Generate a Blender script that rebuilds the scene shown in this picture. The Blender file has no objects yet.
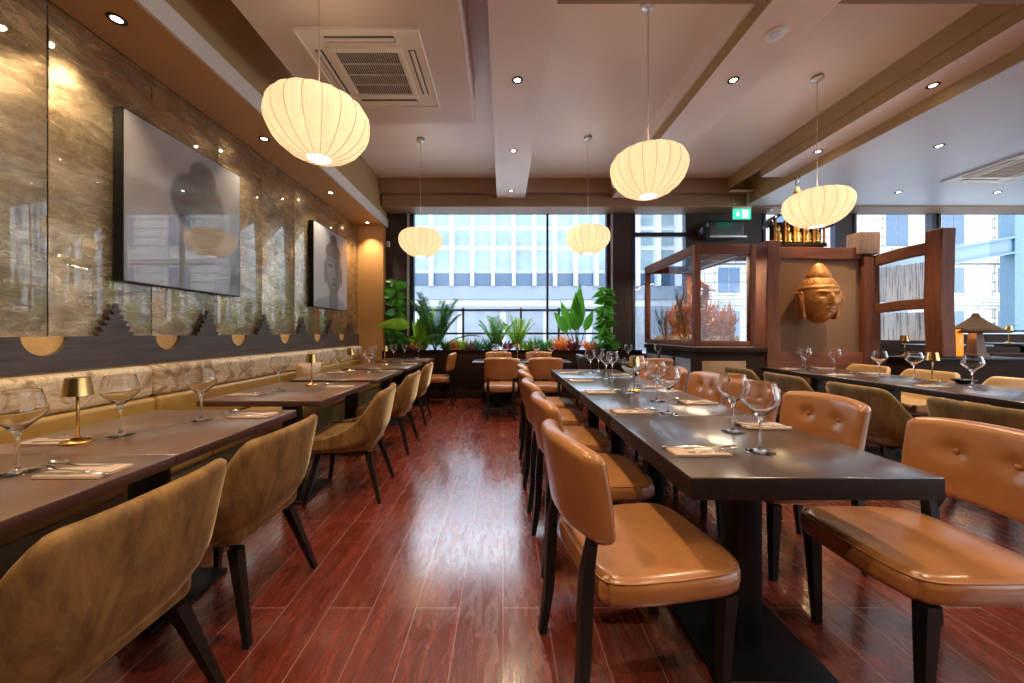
import bpy, math, random
from mathutils import Vector, Matrix
random.seed(7)
PI = math.pi
scene = bpy.context.scene
COL = scene.collection
EYE = 1.205

# ------------------------------------------------------------------ materials
def newmat(name):
    m = bpy.data.materials.new(name); m.use_nodes = True
    nt = m.node_tree
    b = nt.nodes['Principled BSDF']
    return m, nt, b
def setp(b, **k):
    names = dict(base='Base Color', rough='Roughness', metal='Metallic', coat='Coat Weight', coatr='Coat Roughness',
                 sheen='Sheen Weight', sheenr='Sheen Roughness', trans='Transmission Weight', ior='IOR', spec='Specular IOR Level',
                 em='Emission Color', ems='Emission Strength', alpha='Alpha', sheent='Sheen Tint', coatt='Coat Tint')
    for a, v in k.items():
        if isinstance(v, tuple) and len(v) == 3: v = (*v, 1)
        b.inputs[names[a]].default_value = v
def node(nt, t, **k):
    n = nt.nodes.new(t)
    for a, v in k.items():
        if a in n.inputs: n.inputs[a].default_value = v
        else: setattr(n, a, v)
    return n
def coords(nt, scale=(1,1,1), rot=(0,0,0), kind='Object'):
    tc = nt.nodes.new('ShaderNodeTexCoord'); mp = nt.nodes.new('ShaderNodeMapping')
    mp.inputs['Scale'].default_value = scale; mp.inputs['Rotation'].default_value = rot
    nt.links.new(tc.outputs[kind], mp.inputs[0])
    return mp.outputs[0]
def noise(nt, vec, scale, detail=4, rough=.6, dist=0):
    n = node(nt, 'ShaderNodeTexNoise'); n.inputs['Scale'].default_value = scale; n.inputs['Detail'].default_value = detail
    n.inputs['Roughness'].default_value = rough; n.inputs['Distortion'].default_value = dist
    nt.links.new(vec, n.inputs['Vector']); return n.outputs['Fac']
def ramp(nt, fac, stops):
    r = nt.nodes.new('ShaderNodeValToRGB'); el = r.color_ramp.elements
    while len(el) < len(stops): el.new(.5)
    for e, (p, c) in zip(el, stops):
        e.position = p
        if not isinstance(c, tuple): c = (c, c, c)
        e.color = (*c, 1)
    nt.links.new(fac, r.inputs[0]); return r.outputs[0]
def bump(nt, b, h, strength=.2, dist=.01, inp='Normal'):
    n = nt.nodes.new('ShaderNodeBump'); n.inputs['Strength'].default_value = strength; n.inputs['Distance'].default_value = dist
    nt.links.new(h, n.inputs['Height']); nt.links.new(n.outputs[0], b.inputs[inp]); return n
def mixc(nt, fac, a, c, mode='MIX'):
    n = nt.nodes.new('ShaderNodeMix'); n.data_type = 'RGBA'; n.blend_type = mode
    for v, i in ((fac, 0), (a, 6), (c, 7)):
        if isinstance(v, (int, float)): n.inputs[i].default_value = v
        elif isinstance(v, tuple): n.inputs[i].default_value = (*v, 1)
        else: nt.links.new(v, n.inputs[i])
    return n.outputs[2]
def mathn(nt, op, a, c=0.0):
    n = nt.nodes.new('ShaderNodeMath'); n.operation = op
    for v, i in ((a, 0), (c, 1)):
        if isinstance(v, (int, float)): n.inputs[i].default_value = v
        else: nt.links.new(v, n.inputs[i])
    return n.outputs[0]
def simple(name, base, rough=.5, metal=0, var=.12, scale=12, bmp=0, **k):
    m, nt, b = newmat(name); setp(b, rough=rough, metal=metal, **k)
    v = coords(nt)
    f = noise(nt, v, scale)
    lo = tuple(c*(1-var) for c in base); hi = tuple(min(1, c*(1+var)) for c in base)
    nt.links.new(ramp(nt, f, [(.3, lo), (.7, hi)]), b.inputs['Base Color'])
    if bmp: bump(nt, b, noise(nt, v, scale*8, 3), bmp, .004)
    return m
def woodmat(name, c1, c2, rough=.4, axis='Y', stretch=14, coat=0, coatr=.1, scale=2.5, bmp=.1):
    m, nt, b = newmat(name); setp(b, rough=rough, coat=coat, coatr=coatr)
    s = [stretch, stretch, stretch]; s['XYZ'.index(axis)] = 1
    v = coords(nt, tuple(s))
    f = noise(nt, v, scale, 6, .65, .6)
    nt.links.new(ramp(nt, f, [(.3, c1), (.7, c2)]), b.inputs['Base Color'])
    bump(nt, b, f, bmp, .004)
    return m

M = {}
M['velvet'] = None
def velvet(name, dark, light):
    m, nt, b = newmat(name); setp(b, rough=.7, sheen=1.0, sheenr=.22, sheent=(1, .84, .55))
    v = coords(nt)
    f = noise(nt, coords(nt, (7,7,2.2)), 1.6, 6, .7, .5)
    c = ramp(nt, f, [(.36, dark), (.64, light)])
    nt.links.new(c, b.inputs['Base Color'])
    bump(nt, b, noise(nt, v, 400, 2), .15, .001)
    return m
M['velvet'] = velvet('mustard velvet', (.12,.052,.011), (.33,.175,.045))
M['velvet_olive'] = velvet('olive velvet', (.12,.07,.02), (.25,.165,.06))
def leather(name, c1, c2, rough=.3):
    m, nt, b = newmat(name); setp(b, rough=rough, coat=.6, coatr=.2)
    v = coords(nt)
    nt.links.new(ramp(nt, noise(nt, v, 6, 4), [(.3, c1), (.7, c2)]), b.inputs['Base Color'])
    vo = node(nt, 'ShaderNodeTexVoronoi'); vo.inputs['Scale'].default_value = 260; nt.links.new(v, vo.inputs['Vector'])
    h = mixc(nt, .6, noise(nt, v, 9, 3), vo.outputs['Distance'])
    bump(nt, b, h, .12, .004)
    return m
M['leather'] = leather('tan leather', (.34,.135,.042), (.45,.19,.065), .32)
M['leather_beige'] = leather('beige leather', (.50,.32,.15), (.58,.38,.19), .4)
M['leather_black'] = leather('black leather', (.015,.015,.02), (.025,.025,.03))
M['mustard'] = leather('mustard leather', (.40,.24,.055), (.48,.30,.08), .42)
M['olive'] = leather('olive leather', (.17,.15,.07), (.23,.20,.095), .45)
M['black'] = simple('black painted wood', (.008,.008,.010), .4, bmp=.02, spec=.3)
M['legwood'] = simple('dark stained leg wood', (.014,.009,.008), .4, spec=.3)
M['iron'] = simple('black iron', (.018,.02,.024), .38, .6, bmp=.05)
M['edge_dark'] = woodmat('black brown table edge', (.012,.006,.006), (.026,.013,.014), .6, 'Y', 20)  # plum brown edge with the shade of its unlit side put into the colour
for mm_ in ('edge_dark',): M[mm_].node_tree.nodes['Principled BSDF'].inputs['Specular IOR Level'].default_value = .25
M['edge'] = woodmat('plum brown table edge', (.055,.022,.02), (.10,.045,.04), .4, 'Y', 20)
# table tops
def tabletop(name, c1, c2, rough):
    m, nt, b = newmat(name); setp(b, spec=1.0, coat=.7, coatr=.17); b.inputs['Coat IOR'].default_value = 2.2
    v = coords(nt, (16, 1, 16))
    f = noise(nt, v, 3, 7, .7, .4)
    nt.links.new(ramp(nt, f, [(.3, c1), (.7, c2)]), b.inputs['Base Color'])
    nt.links.new(ramp(nt, noise(nt, coords(nt), 5), [(.3, rough*.95), (.7, rough*1.05)]), b.inputs['Roughness'])
    bump(nt, b, f, .02, .002)
    return m
M['top_dark'] = tabletop('espresso table top', (.03,.016,.014), (.06,.03,.024), .30)
M['top_brown'] = tabletop('walnut brown table top', (.12,.055,.03), (.17,.085,.05), .30)
M['timber'] = woodmat('red brown timber', (.10,.03,.014), (.22,.065,.028), .68, 'Z', 9, bmp=.3)
M['timber_x'] = woodmat('red brown timber beam', (.10,.03,.014), (.22,.065,.028), .68, 'X', 9, bmp=.3)
M['timber_y'] = woodmat('red brown timber rail', (.10,.032,.015), (.21,.068,.03), .68, 'Y', 9, bmp=.3)
M['timber_grey'] = woodmat('weathered timber', (.16,.09,.06), (.30,.18,.12), .6, 'Z', 9, bmp=.3)
M['dado'] = woodmat('smoked grey oak', (.045,.035,.035), (.12,.095,.09), .4, 'Y', 12, coat=.4, coatr=.25)
M['darkwood'] = woodmat('very dark brown wood', (.018,.010,.008), (.042,.022,.016), .5, 'X', 9)
M['cabinet'] = woodmat('espresso cabinet wood', (.018,.011,.009), (.04,.024,.018), .55, 'X', 9)
M['windowwall'] = simple('dark maroon wall paint', (.045,.028,.028), .55, scale=3)
M['winframe'] = simple('dark blue grey frame metal', (.035,.045,.065), .35, .5)
M['winedge'] = simple('pale aluminium edge', (.55,.62,.72), .35, .3)
M['bulkhead'] = simple('brown bulkhead paint', (.30,.185,.115), .5, var=.06, scale=2)
M['goldpaint'] = simple('ochre brown paint', (.40,.26,.12), .5, var=.05, scale=2)
M['soffit'] = simple('caramel soffit paint', (.58,.34,.16), .5, var=.05, scale=2)
M['fascia'] = simple('pale fascia paint', (.74,.70,.64), .5, var=.04, scale=2)
M['ceiling'] = simple('taupe ceiling paint', (.76,.65,.59), .34, var=.05, scale=1.2)
M['ceiling_pink'] = simple('warm beam paint', (.82,.71,.66), .34, var=.05, scale=1.2)
M['ceiling_blue'] = simple('cool grey ceiling paint', (.60,.64,.70), .36, var=.04, scale=1.2)  # blue skylight on the right ceiling is put into this paint colour
M['ochre'] = simple('ochre wall paint', (.70,.37,.13), .5, var=.06, scale=3)
M['panelfabric'] = simple('brown fabric panel', (.24,.14,.085), .85, var=.1, scale=60, bmp=.2)
M['cabpanel'] = simple('tan cabinet panel', (.36,.24,.15), .7, var=.1, scale=60)
M['acwhite'] = simple('cream plastic', (.88,.84,.76), .4, var=.03)
M['acgrey'] = simple('grey plastic', (.12,.12,.13), .5, var=.05)
M['plate'] = simple('brushed steel', (.6,.6,.6), .3, 1.0, var=.05, scale=30)
M['chrome'] = simple('cutlery steel', (.75,.72,.68), .16, 1.0, var=.03)
M['brass'] = simple('brushed brass', (.72,.45,.16), .25, 1.0, var=.08, scale=30)
M['napkin'] = simple('peach linen', (.52,.38,.30), .85, var=.05, scale=60, bmp=.15)
M['cord'] = simple('pale cord', (.7,.62,.5), .6)
M['railing'] = simple('dark railing metal', (.07,.075,.09), .4, .3)
M['bluesteel'] = simple('pale blue painted steel', (.13,.22,.31), .5, var=.1)
M['soil'] = simple('dark soil', (.03,.02,.014), .95, var=.4, scale=40, bmp=.5)
M['concrete'] = simple('street paving', (.45,.45,.46), .8, var=.1, scale=2)
M['green'] = simple('leaf green', (.045,.20,.022), .35, var=.5, scale=6, coat=.2)
M['green_dark'] = simple('dark leaf green', (.015,.075,.022), .35, var=.5, scale=6, coat=.2)
M['green_lime'] = simple('lime leaf green', (.16,.36,.03), .4, var=.4, scale=6, coat=.2)
M['green_blue'] = simple('blue green leaf', (.03,.13,.10), .4, var=.4, scale=6)
M['orange_leaf'] = simple('orange pink leaf', (.62,.24,.12), .5, var=.35, scale=8)
M['plum_leaf'] = simple('plum leaf', (.14,.03,.05), .5, var=.35, scale=8)
M['stem'] = simple('plant stem', (.09,.08,.03), .7)
M['gold'] = simple('gilded wood', (.46,.20,.05), .45, .35, var=.4, scale=20, bmp=.3)
M['goldbright'] = simple('bright gilding', (.95,.62,.22), .3, .8, var=.3, scale=30)
M['carve'] = simple('carved coral wood', (.62,.27,.11), .6, var=.45, scale=14, bmp=.3)
M['shell'] = simple('pale shell', (.85,.62,.42), .55, var=.25, scale=20)
M['stone'] = None
M['whitepaint'] = simple('white painted concrete', (.64,.67,.71), .6, var=.04, scale=.6)
M['greyband'] = simple('grey rendered band', (.25,.29,.36), .7, var=.05, scale=.5)
M['spandrel'] = simple('blue spandrel glass', (.04,.10,.19), .2, var=.15, scale=.6, coat=.5)
M['officeglass'] = simple('pale office window glass', (.26,.36,.42), .1, var=.3, scale=.5, coat=.7)
M['shopglass'] = simple('grey shopfront', (.24,.27,.32), .35, var=.3, scale=.5)
M['signwhite'] = simple('white plastic', (.85,.85,.83), .4, var=.02)

def stonemat():
    m, nt, b = newmat('pale ashlar stone'); setp(b, rough=.75)
    v = coords(nt, (1,1,1), (PI/2, 0, 0))
    br = node(nt, 'ShaderNodeTexBrick'); nt.links.new(v, br.inputs['Vector'])
    br.inputs['Color1'].default_value = (.58,.56,.53,1); br.inputs['Color2'].default_value = (.50,.48,.45,1)
    br.inputs['Mortar'].default_value = (.25,.24,.23,1); br.inputs['Scale'].default_value = 1.0
    br.inputs['Mortar Size'].default_value = .035; br.inputs['Brick Width'].default_value = 1.6; br.inputs['Row Height'].default_value = .5
    nt.links.new(br.outputs['Color'], b.inputs['Base Color']); return m
M['stone'] = stonemat()

def glassmat(name, tint=(1,1,1), rough=0.0):
    m, nt, b = newmat(name)
    setp(b, base=tint, rough=rough, trans=1.0, ior=1.45); return m
M['glass'] = glassmat('clear drinking glass')
def panemat():
    m, nt, b = newmat('window glass'); nt.nodes.remove(b)
    out = nt.nodes['Material Output']
    tr = node(nt, 'ShaderNodeBsdfTransparent'); tr.inputs[0].default_value = (.95,.975,1,1)
    gl = node(nt, 'ShaderNodeBsdfGlossy'); gl.inputs['Roughness'].default_value = .02
    lw = node(nt, 'ShaderNodeLayerWeight'); lw.inputs[0].default_value = .5
    pw = mathn(nt, 'POWER', lw.outputs['Facing'], 5.0)
    fr = nt.nodes.new('ShaderNodeMath'); fr.operation = 'MULTIPLY_ADD'; fr.inputs[1].default_value = .40; fr.inputs[2].default_value = .02
    nt.links.new(pw, fr.inputs[0])
    mx = node(nt, 'ShaderNodeMixShader')
    nt.links.new(fr.outputs[0], mx.inputs[0]); nt.links.new(tr.outputs[0], mx.inputs[1]); nt.links.new(gl.outputs[0], mx.inputs[2])
    nt.links.new(mx.outputs[0], out.inputs[0]); return m
M['pane'] = panemat()

def leafmat(name, c, var=.5):
    m, nt, b = newmat(name); setp(b, rough=.35, coat=.15)
    col = ramp(nt, noise(nt, coords(nt), 7), [(.3, tuple(x*(1-var) for x in c)), (.7, tuple(min(1, x*(1+var)) for x in c))])
    nt.links.new(col, b.inputs['Base Color'])
    t = node(nt, 'ShaderNodeBsdfTranslucent'); nt.links.new(mixc(nt, .5, col, (c[0]*1.8+.05, c[1]*1.5+.05, c[2])), t.inputs[0])
    mx = node(nt, 'ShaderNodeMixShader'); mx.inputs[0].default_value = .45
    out = nt.nodes['Material Output']
    nt.links.new(b.outputs[0], mx.inputs[1]); nt.links.new(t.outputs[0], mx.inputs[2]); nt.links.new(mx.outputs[0], out.inputs[0])
    return m
for k_, c_, v_ in (('green',(.06,.26,.03),.4),('green_dark',(.02,.11,.035),.4),('green_lime',(.22,.45,.04),.3),('green_blue',(.04,.18,.13),.4),('orange_leaf',(.75,.30,.14),.3),('plum_leaf',(.2,.04,.07),.3)):
    M[k_] = leafmat(k_+' translucent', c_, v_)
def shademat():
    m, nt, b = newmat('pleated cream silk'); nt.nodes.remove(b)
    out = nt.nodes['Material Output']
    v = coords(nt, (1,1,.25))
    c = ramp(nt, noise(nt, v, 16, 4), [(.3, (.84,.74,.58)), (.7, (.92,.84,.70))])
    d = node(nt, 'ShaderNodeBsdfDiffuse'); t = node(nt, 'ShaderNodeBsdfTranslucent')
    nt.links.new(c, d.inputs[0]); nt.links.new(c, t.inputs[0])
    mx = node(nt, 'ShaderNodeMixShader'); mx.inputs[0].default_value = .55
    nt.links.new(d.outputs[0], mx.inputs[1]); nt.links.new(t.outputs[0], mx.inputs[2])
    nt.links.new(mx.outputs[0], out.inputs[0]); return m
M['shade'] = shademat()
def emis(name, c, s):
    m, nt, b = newmat(name); setp(b, base=c, em=c, ems=s, rough=.4); return m
M['lampglow'] = emis('warm downlight lens', (1,.84,.62), 14)
M['bulbglow'] = emis('warm bulb', (1,.85,.62), 6)
M['diffglow'] = emis('opal disc', (1,.86,.68), 1.6)
M['orangeglow'] = emis('amber lamp panel', (1,.30,.01), .55)
M['signgreen'] = emis('green exit panel', (.03,.62,.30), 1.1)
M['signlit'] = emis('white sign lettering', (.8,1,.92), 1.5)

def floormat():
    m, nt, b = newmat('cherry red floor boards')
    v = coords(nt, (1,1,1), (0,0,PI/2))
    br = node(nt, 'ShaderNodeTexBrick'); nt.links.new(v, br.inputs['Vector'])
    br.inputs['Color1'].default_value = (1,1,1,1); br.inputs['Color2'].default_value = (0,0,0,1); br.inputs['Mortar'].default_value = (.5,.5,.5,1)
    br.inputs['Scale'].default_value = 1; br.inputs['Mortar Size'].default_value = .0019; br.inputs['Mortar Smooth'].default_value = 0
    br.inputs['Brick Width'].default_value = 1.15; br.inputs['Row Height'].default_value = .19; br.inputs['Bias'].default_value = 0
    br.offset = .37
    g = noise(nt, coords(nt, (14, 1.4, 1)), 2.2, 8, .7, .9)
    big = noise(nt, coords(nt, (3, 1, 1)), 1.6, 4, .6, .5)
    c = ramp(nt, g, [(.27, (.02,.002,.003)), (.5, (.12,.010,.010)), (.72, (.28,.04,.024))])
    c = mixc(nt, mathn(nt, 'MULTIPLY', br.outputs['Color'], .38), c, (.05,.008,.010))
    c = mixc(nt, mathn(nt, 'MULTIPLY', big, .30), c, (.40,.11,.045))
    c = mixc(nt, br.outputs['Fac'], c, (.33,.19,.17))
    nt.links.new(c, b.inputs['Base Color'])
    st = noise(nt, coords(nt, (7, 1.6, 1)), 2.5, 7, .75, 1.5)
    nt.links.new(ramp(nt, st, [(.32, .13), (.68, .40)]), b.inputs['Roughness'])
    setp(b, coat=1, spec=.4); b.inputs['Coat IOR'].default_value = 2.2
    nt.links.new(ramp(nt, st, [(.30, .07), (.70, .26)]), b.inputs['Coat Roughness'])
    h = mathn(nt, 'SUBTRACT', mathn(nt, 'MULTIPLY', st, .9), br.outputs['Fac'])
    bump(nt, b, h, .22, .006)
    bump(nt, b, noise(nt, coords(nt, (5, 1.2, 1)), 3, 6, .7, .4), .09, .006, 'Coat Normal')
    return m
M['floor'] = floormat()
def goldwall():
    m, nt, b = newmat('antiqued gold leaf mirror panels')
    v = coords(nt)
    f = noise(nt, v, 1.7, 9, .72, 1.6)
    f2 = noise(nt, coords(nt, (1, 1, 3.2)), 3.0, 9, .78, .8)
    c = ramp(nt, f, [(.30, (.34,.22,.10)), (.5, (.62,.48,.28)), (.70, (.92,.76,.48))])
    c = mixc(nt, ramp(nt, f2, [(.44, .0), (.64, .8)]), c, (.20,.15,.09))
    nt.links.new(c, b.inputs['Base Color'])
    setp(b, metal=.8, coat=1.0, coatr=.012); b.inputs['Coat IOR'].default_value = 2.1
    nt.links.new(ramp(nt, f2, [(.3, .16), (.7, .42)]), b.inputs['Roughness'])
    h = mixc(nt, .5, f, f2); bump(nt, b, h, .45, .03)
    return m
M['goldwall'] = goldwall()
def satin():
    m, nt, b = newmat('figured gold satin'); setp(b, rough=.38, sheen=.5, coat=.15, coatr=.3)
    v = coords(nt)
    n = noise(nt, v, 7, 3, .55, 1.6)
    n2 = noise(nt, v, 2.2, 2, .5, .5)
    w = mixc(nt, .3, n, n2)
    c = ramp(nt, w, [(.36, (.26,.14,.055)), (.46, (.52,.36,.19)), (.52, (.78,.64,.44)), (.57, (.60,.43,.25)), (.66, (.84,.72,.54))])
    nt.links.new(c, b.inputs['Base Color'])
    nt.links.new(ramp(nt, w, [(.4, .5), (.6, .28)]), b.inputs['Roughness'])
    bump(nt, b, noise(nt, v, 7, 3), .25, .02)
    return m
M['satin'] = satin()
def reed():
    m, nt, b = newmat('streaked white reed screen'); setp(b, rough=.6)
    f = noise(nt, coords(nt, (60,60,1.5)), 1.2, 5, .7)
    nt.links.new(ramp(nt, f, [(.38, (.16,.13,.12)), (.46, (.85,.88,.92)), (.8, (.95,.97,1))]), b.inputs['Base Color'])
    out = nt.nodes['Material Output']
    t = node(nt, 'ShaderNodeBsdfTranslucent')
    nt.links.new(ramp(nt, f, [(.38, (.2,.17,.16)), (.46, (.9,.93,.96)), (.8, (.98,.99,1))]), t.inputs[0])
    mx = node(nt, 'ShaderNodeMixShader'); mx.inputs[0].default_value = .8
    nt.links.new(b.outputs[0], mx.inputs[1]); nt.links.new(t.outputs[0], mx.inputs[2]); nt.links.new(mx.outputs[0], out.inputs[0])
    return m
M['reed'] = reed()
def paintmat():
    m, nt, b = newmat('printed canvas under gloss'); setp(b, rough=.5, coat=1, coatr=.015); b.inputs['Coat IOR'].default_value = 2.0
    a = node(nt, 'ShaderNodeVertexColor'); a.layer_name = 'print'
    v = coords(nt)
    c = mixc(nt, mathn(nt, 'MULTIPLY', noise(nt, v, 40, 5), .25), a.outputs[0], (.45,.42,.38))
    nt.links.new(c, b.inputs['Base Color']); return m
M['print'] = paintmat()

for mm_ in ('cabinet', 'darkwood'): M[mm_].node_tree.nodes['Principled BSDF'].inputs['Specular IOR Level'].default_value = .1; M[mm_].node_tree.nodes['Principled BSDF'].inputs['Roughness'].default_value = .7
# ------------------------------------------------------------------ mesh helpers
class MB:
    def __init__(s): s.v = []; s.f = []; s.sm = []
    def clamp(s, x0=-99, x1=99, y0=-99, y1=99, z0=-99, z1=99):
        s.v = [(min(x1, max(x0, p[0])), min(y1, max(y0, p[1])), min(z1, max(z0, p[2]))) for p in s.v]; return s
    def squash(s, k):
        s.v = [(p[0], p[1]*k if p[1] > 0 else p[1], p[2]) for p in s.v]; return s
    def add(s, vs, fs, mat=None, smooth=True):
        o = len(s.v)
        for p in vs:
            p = Vector(p)
            s.v.append(tuple(mat @ p) if mat is not None else tuple(p))
        s.f += [tuple(o+i for i in f) for f in fs]; s.sm += [smooth]*len(fs)
        return s
    def box(s, x0, x1, y0, y1, z0, z1, mat=None):
        vs = [(x0,y0,z0),(x1,y0,z0),(x1,y1,z0),(x0,y1,z0),(x0,y0,z1),(x1,y0,z1),(x1,y1,z1),(x0,y1,z1)]
        return s.add(vs, [(3,2,1,0),(4,5,6,7),(0,1,5,4),(1,2,6,5),(2,3,7,6),(3,0,4,7)], mat, False)
    def rbox(s, x0, x1, y0, y1, z0, z1, r=.01, seg=3, div=1, fn=None, mat=None):
        """rounded box; div = inner subdivisions, fn deforms each point"""
        c = Vector(((x0+x1)/2, (y0+y1)/2, (z0+z1)/2)); h = ((x1-x0)/2, (y1-y0)/2, (z1-z0)/2)
        r = min(r, min(h)*.999)
        def axis(hh):
            a = []
            for i in range(seg+1): a.append(-hh + r*(1-math.cos(PI/2*i/seg)) if False else -hh + r*i/seg)
            n = max(1, div)
            for i in range(1, n): a.append(-(hh-r) + 2*(hh-r)*i/n)
            for i in range(seg+1): a.append(hh - r + r*i/seg)
            return a
        ax = [axis(q) for q in h]
        idx = {}; vs = []; fs = []
        def vert(i, j, k):
            key = (i, j, k)
            if key not in idx:
                p = Vector((ax[0][i], ax[1][j], ax[2][k]))
                q = Vector([max(-(h[t]-r), min(h[t]-r, p[t])) for t in range(3)])
                d = p - q
                # spherify the corner offset
                e = Vector([math.tan(PI/4*(d[t]/r)) for t in range(3)])
                if e.length > 1e-9: d = e.normalized()*r
                p = q + d + c
                if fn: p = Vector(fn(p))
                idx[key] = len(vs); vs.append(p)
            return idx[key]
        n = [len(a) for a in ax]
        for (a, b_, cc) in ((0,1,2), (1,2,0), (2,0,1)):
            for side in (0, n[cc]-1):
                for i in range(n[a]-1):
                    for j in range(n[b_]-1):
                        q = []
                        for (u, w) in ((i,j),(i+1,j),(i+1,j+1),(i,j+1)):
                            k = [0,0,0]; k[a] = u; k[b_] = w; k[cc] = side; q.append(vert(*k))
                        fs.append(tuple(q) if side else tuple(reversed(q)))
        return s.add(vs, fs, mat, True)
    def lathe(s, prof, n=24, mat=None, fn=None, closed=False, smooth=True):
        vs = []; fs = []
        for (r, z) in prof:
            for k in range(n):
                a = 2*PI*k/n
                rr = fn(r, z, a) if fn else r
                vs.append((rr*math.cos(a), rr*math.sin(a), z))
        m = len(prof)
        for i in range(m-1 + (1 if closed else 0)):
            for k in range(n):
                j = (i+1) % m
                fs.append((i*n+k, i*n+(k+1) % n, j*n+(k+1) % n, j*n+k))
        if not closed:
            if prof[0][0] > 1e-6: fs.append(tuple(range(n-1, -1, -1)))
            if prof[-1][0] > 1e-6: fs.append(tuple((m-1)*n+k for k in range(n)))
        return s.add(vs, fs, mat, smooth)
    def tube(s, pts, rad, n=8, cap=True, sq=False):
        """tube along points; rad number or list"""
        pts = [Vector(p) for p in pts]; m = len(pts)
        if isinstance(rad, (int, float)): rad = [rad]*m
        vs = []; fs = []; ref = None
        for i, p in enumerate(pts):
            t = (pts[min(i+1, m-1)] - pts[max(i-1, 0)]).normalized()
            if ref is None:
                ref = Vector((0,0,1)) if abs(t.z) < .9 else Vector((1,0,0))
            a = t.cross(ref).normalized(); b = t.cross(a).normalized(); ref = ref
            for k in range(n):
                an = 2*PI*(k+.5)/n
                vs.append(p + (a*math.cos(an) + b*math.sin(an))*rad[i])
        for i in range(m-1):
            for k in range(n): fs.append((i*n+k, i*n+(k+1) % n, (i+1)*n+(k+1) % n, (i+1)*n+k))
        if cap: fs.append(tuple(range(n-1,-1,-1))); fs.append(tuple((m-1)*n+k for k in range(n)))
        return s.add(vs, fs, None, n > 5)
    def prism(s, pts, h, mat=None):
        n = len(pts)
        vs = [(x,y,0) for x,y in pts] + [(x,y,h) for x,y in pts]
        fs = [tuple(range(n-1,-1,-1)), tuple(range(n, 2*n))] + [(i,(i+1)%n,n+(i+1)%n,n+i) for i in range(n)]
        return s.add(vs, fs, mat, False)
    def leaf(s, base, d, L, W, droop=.3, fold=.15, seg=7, shape=.5):
        d = Vector(d).normalized(); up = Vector((0,0,1))
        side = d.cross(Vector((random.uniform(-.6,.6), -1, random.uniform(-.2,.7)))) if getattr(s, 'face', False) else d.cross(up)
        if side.length < .05: side = Vector((1,0,0))
        side.normalize()
        p = Vector(base); vs = []; fs = []; cur = d.copy()
        for i in range(seg+1):
            t = i/seg
            w = W/2*max(.02, math.sin(PI*min(1, t**shape*.98+.02)))
            nn = side.cross(cur).normalized()
            vs += [p - side*w + nn*w*fold, p.copy(), p + side*w + nn*w*fold]
            cur = (cur - up*droop/seg).normalized(); p = p + cur*L/seg
        for i in range(seg):
            a = 3*i
            fs += [(a,a+1,a+4,a+3),(a+1,a+2,a+5,a+4)]
        return s.add(vs, fs, None, True)
    def build(s, name, mat, parent=None, loc=None):
        me = bpy.data.meshes.new(name)
        me.from_pydata(s.v, [], s.f); me.update()
        me.polygons.foreach_set('use_smooth', s.sm)
        o = bpy.data.objects.new(name, me); COL.objects.link(o)
        mats = mat if isinstance(mat, list) else [mat]
        for q in mats: me.materials.append(M[q] if isinstance(q, str) else q)
        if parent: o.parent = parent
        if loc: o.location = loc
        return o
def tag(o, label, cat, group=None, kind=None):
    o['label'] = label; o['category'] = cat
    if group: o['group'] = group
    if kind: o['kind'] = kind
    return o
def thing(name, label, cat, loc=(0,0,0), rz=0, group=None):
    o = bpy.data.objects.new(name, None); COL.objects.link(o); o.empty_display_size = .1
    o.location = loc; o.rotation_euler = (0,0,rz); return tag(o, label, cat, group)
def kids(o): return [c for c in bpy.data.objects if c.parent == o]
def dup(o, parent=None):
    c = o.copy(); COL.objects.link(c)
    if parent: c.parent = parent
    for ch in kids(o): dup(ch, c)
    return c
USED = set()
def place(proto, loc, rz, label, group=None, cat=None):
    if proto.name in USED: o = dup(proto)
    else: o = proto; USED.add(proto.name)
    o.location = loc; o.rotation_euler = (0,0,rz); o['label'] = label
    if group: o['group'] = group
    return o
def struct(name, mb, mat, label=None, parent=None):
    o = mb.build(name, mat, parent)
    if not parent:
        o['kind'] = 'structure'
        if label: o['label'] = label
    return o
def subsurf(o, lv=1):
    m = o.modifiers.new('smooth', 'SUBSURF'); m.levels = lv; m.render_levels = lv
def P(px, py, d):
    return ((px-503)*d/360, d, EYE+(332.5-py)*d/360)

# ------------------------------------------------------------------ ROOM
ZC = 3.995; ZB = 3.66; ZR = 3.535; ZS = 3.235; YF = -3.2; XR = 10.6; YW = 7.0
struct('floor', MB().box(-2.9, XR+.1, YF, YW+.15, -.1, 0), 'floor', 'glossy cherry red plank floor')
# left wall: seven tall gold panels with dark joints
wl = struct('wall_left', MB().box(-2.9, -2.786, YF, YW, 0, ZC+.1), 'winframe', 'left wall of antiqued gold mirror panels')
y = 1.545 - .65*7; n = 0
while y < 6.84:
    a, b_ = max(y, YF+.02), min(y+.65, 6.84)
    if b_-a > .05:
        struct('wall_panel', MB().rbox(-2.785, -2.775, a+.003, b_-.003, .3, ZS-.004, .003, 1), 'goldwall', None, wl)
    y += .65
struct('ceiling', MB().box(-2.9, XR+.1, YF, YW+.1, ZC, ZC+.1), 'ceiling', 'taupe coffered ceiling')
# left soffit
struct('trim_1', MB().box(-2.774, -2.255, YF, 7.0, ZS, ZC-.002), 'soffit', 'caramel soffit with downlights over the banquette')
struct('trim_2', MB().box(-2.2545, -2.229, YF, 6.99, ZS-.004, ZS+.16), 'fascia', 'pale fascia strip along the soffit edge')
struct('trim_3', MB().box(-2.2545, -2.24, YF, 6.49, ZS+.165, ZC-.002), 'goldpaint', 'ochre upstand above the fascia strip')
# pier
struct('trim_4', MB().box(-2.774, -2.28, 6.85, 7.0, 0, ZS-.002), 'ochre', 'ochre painted pier at the end of the banquette')
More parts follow.
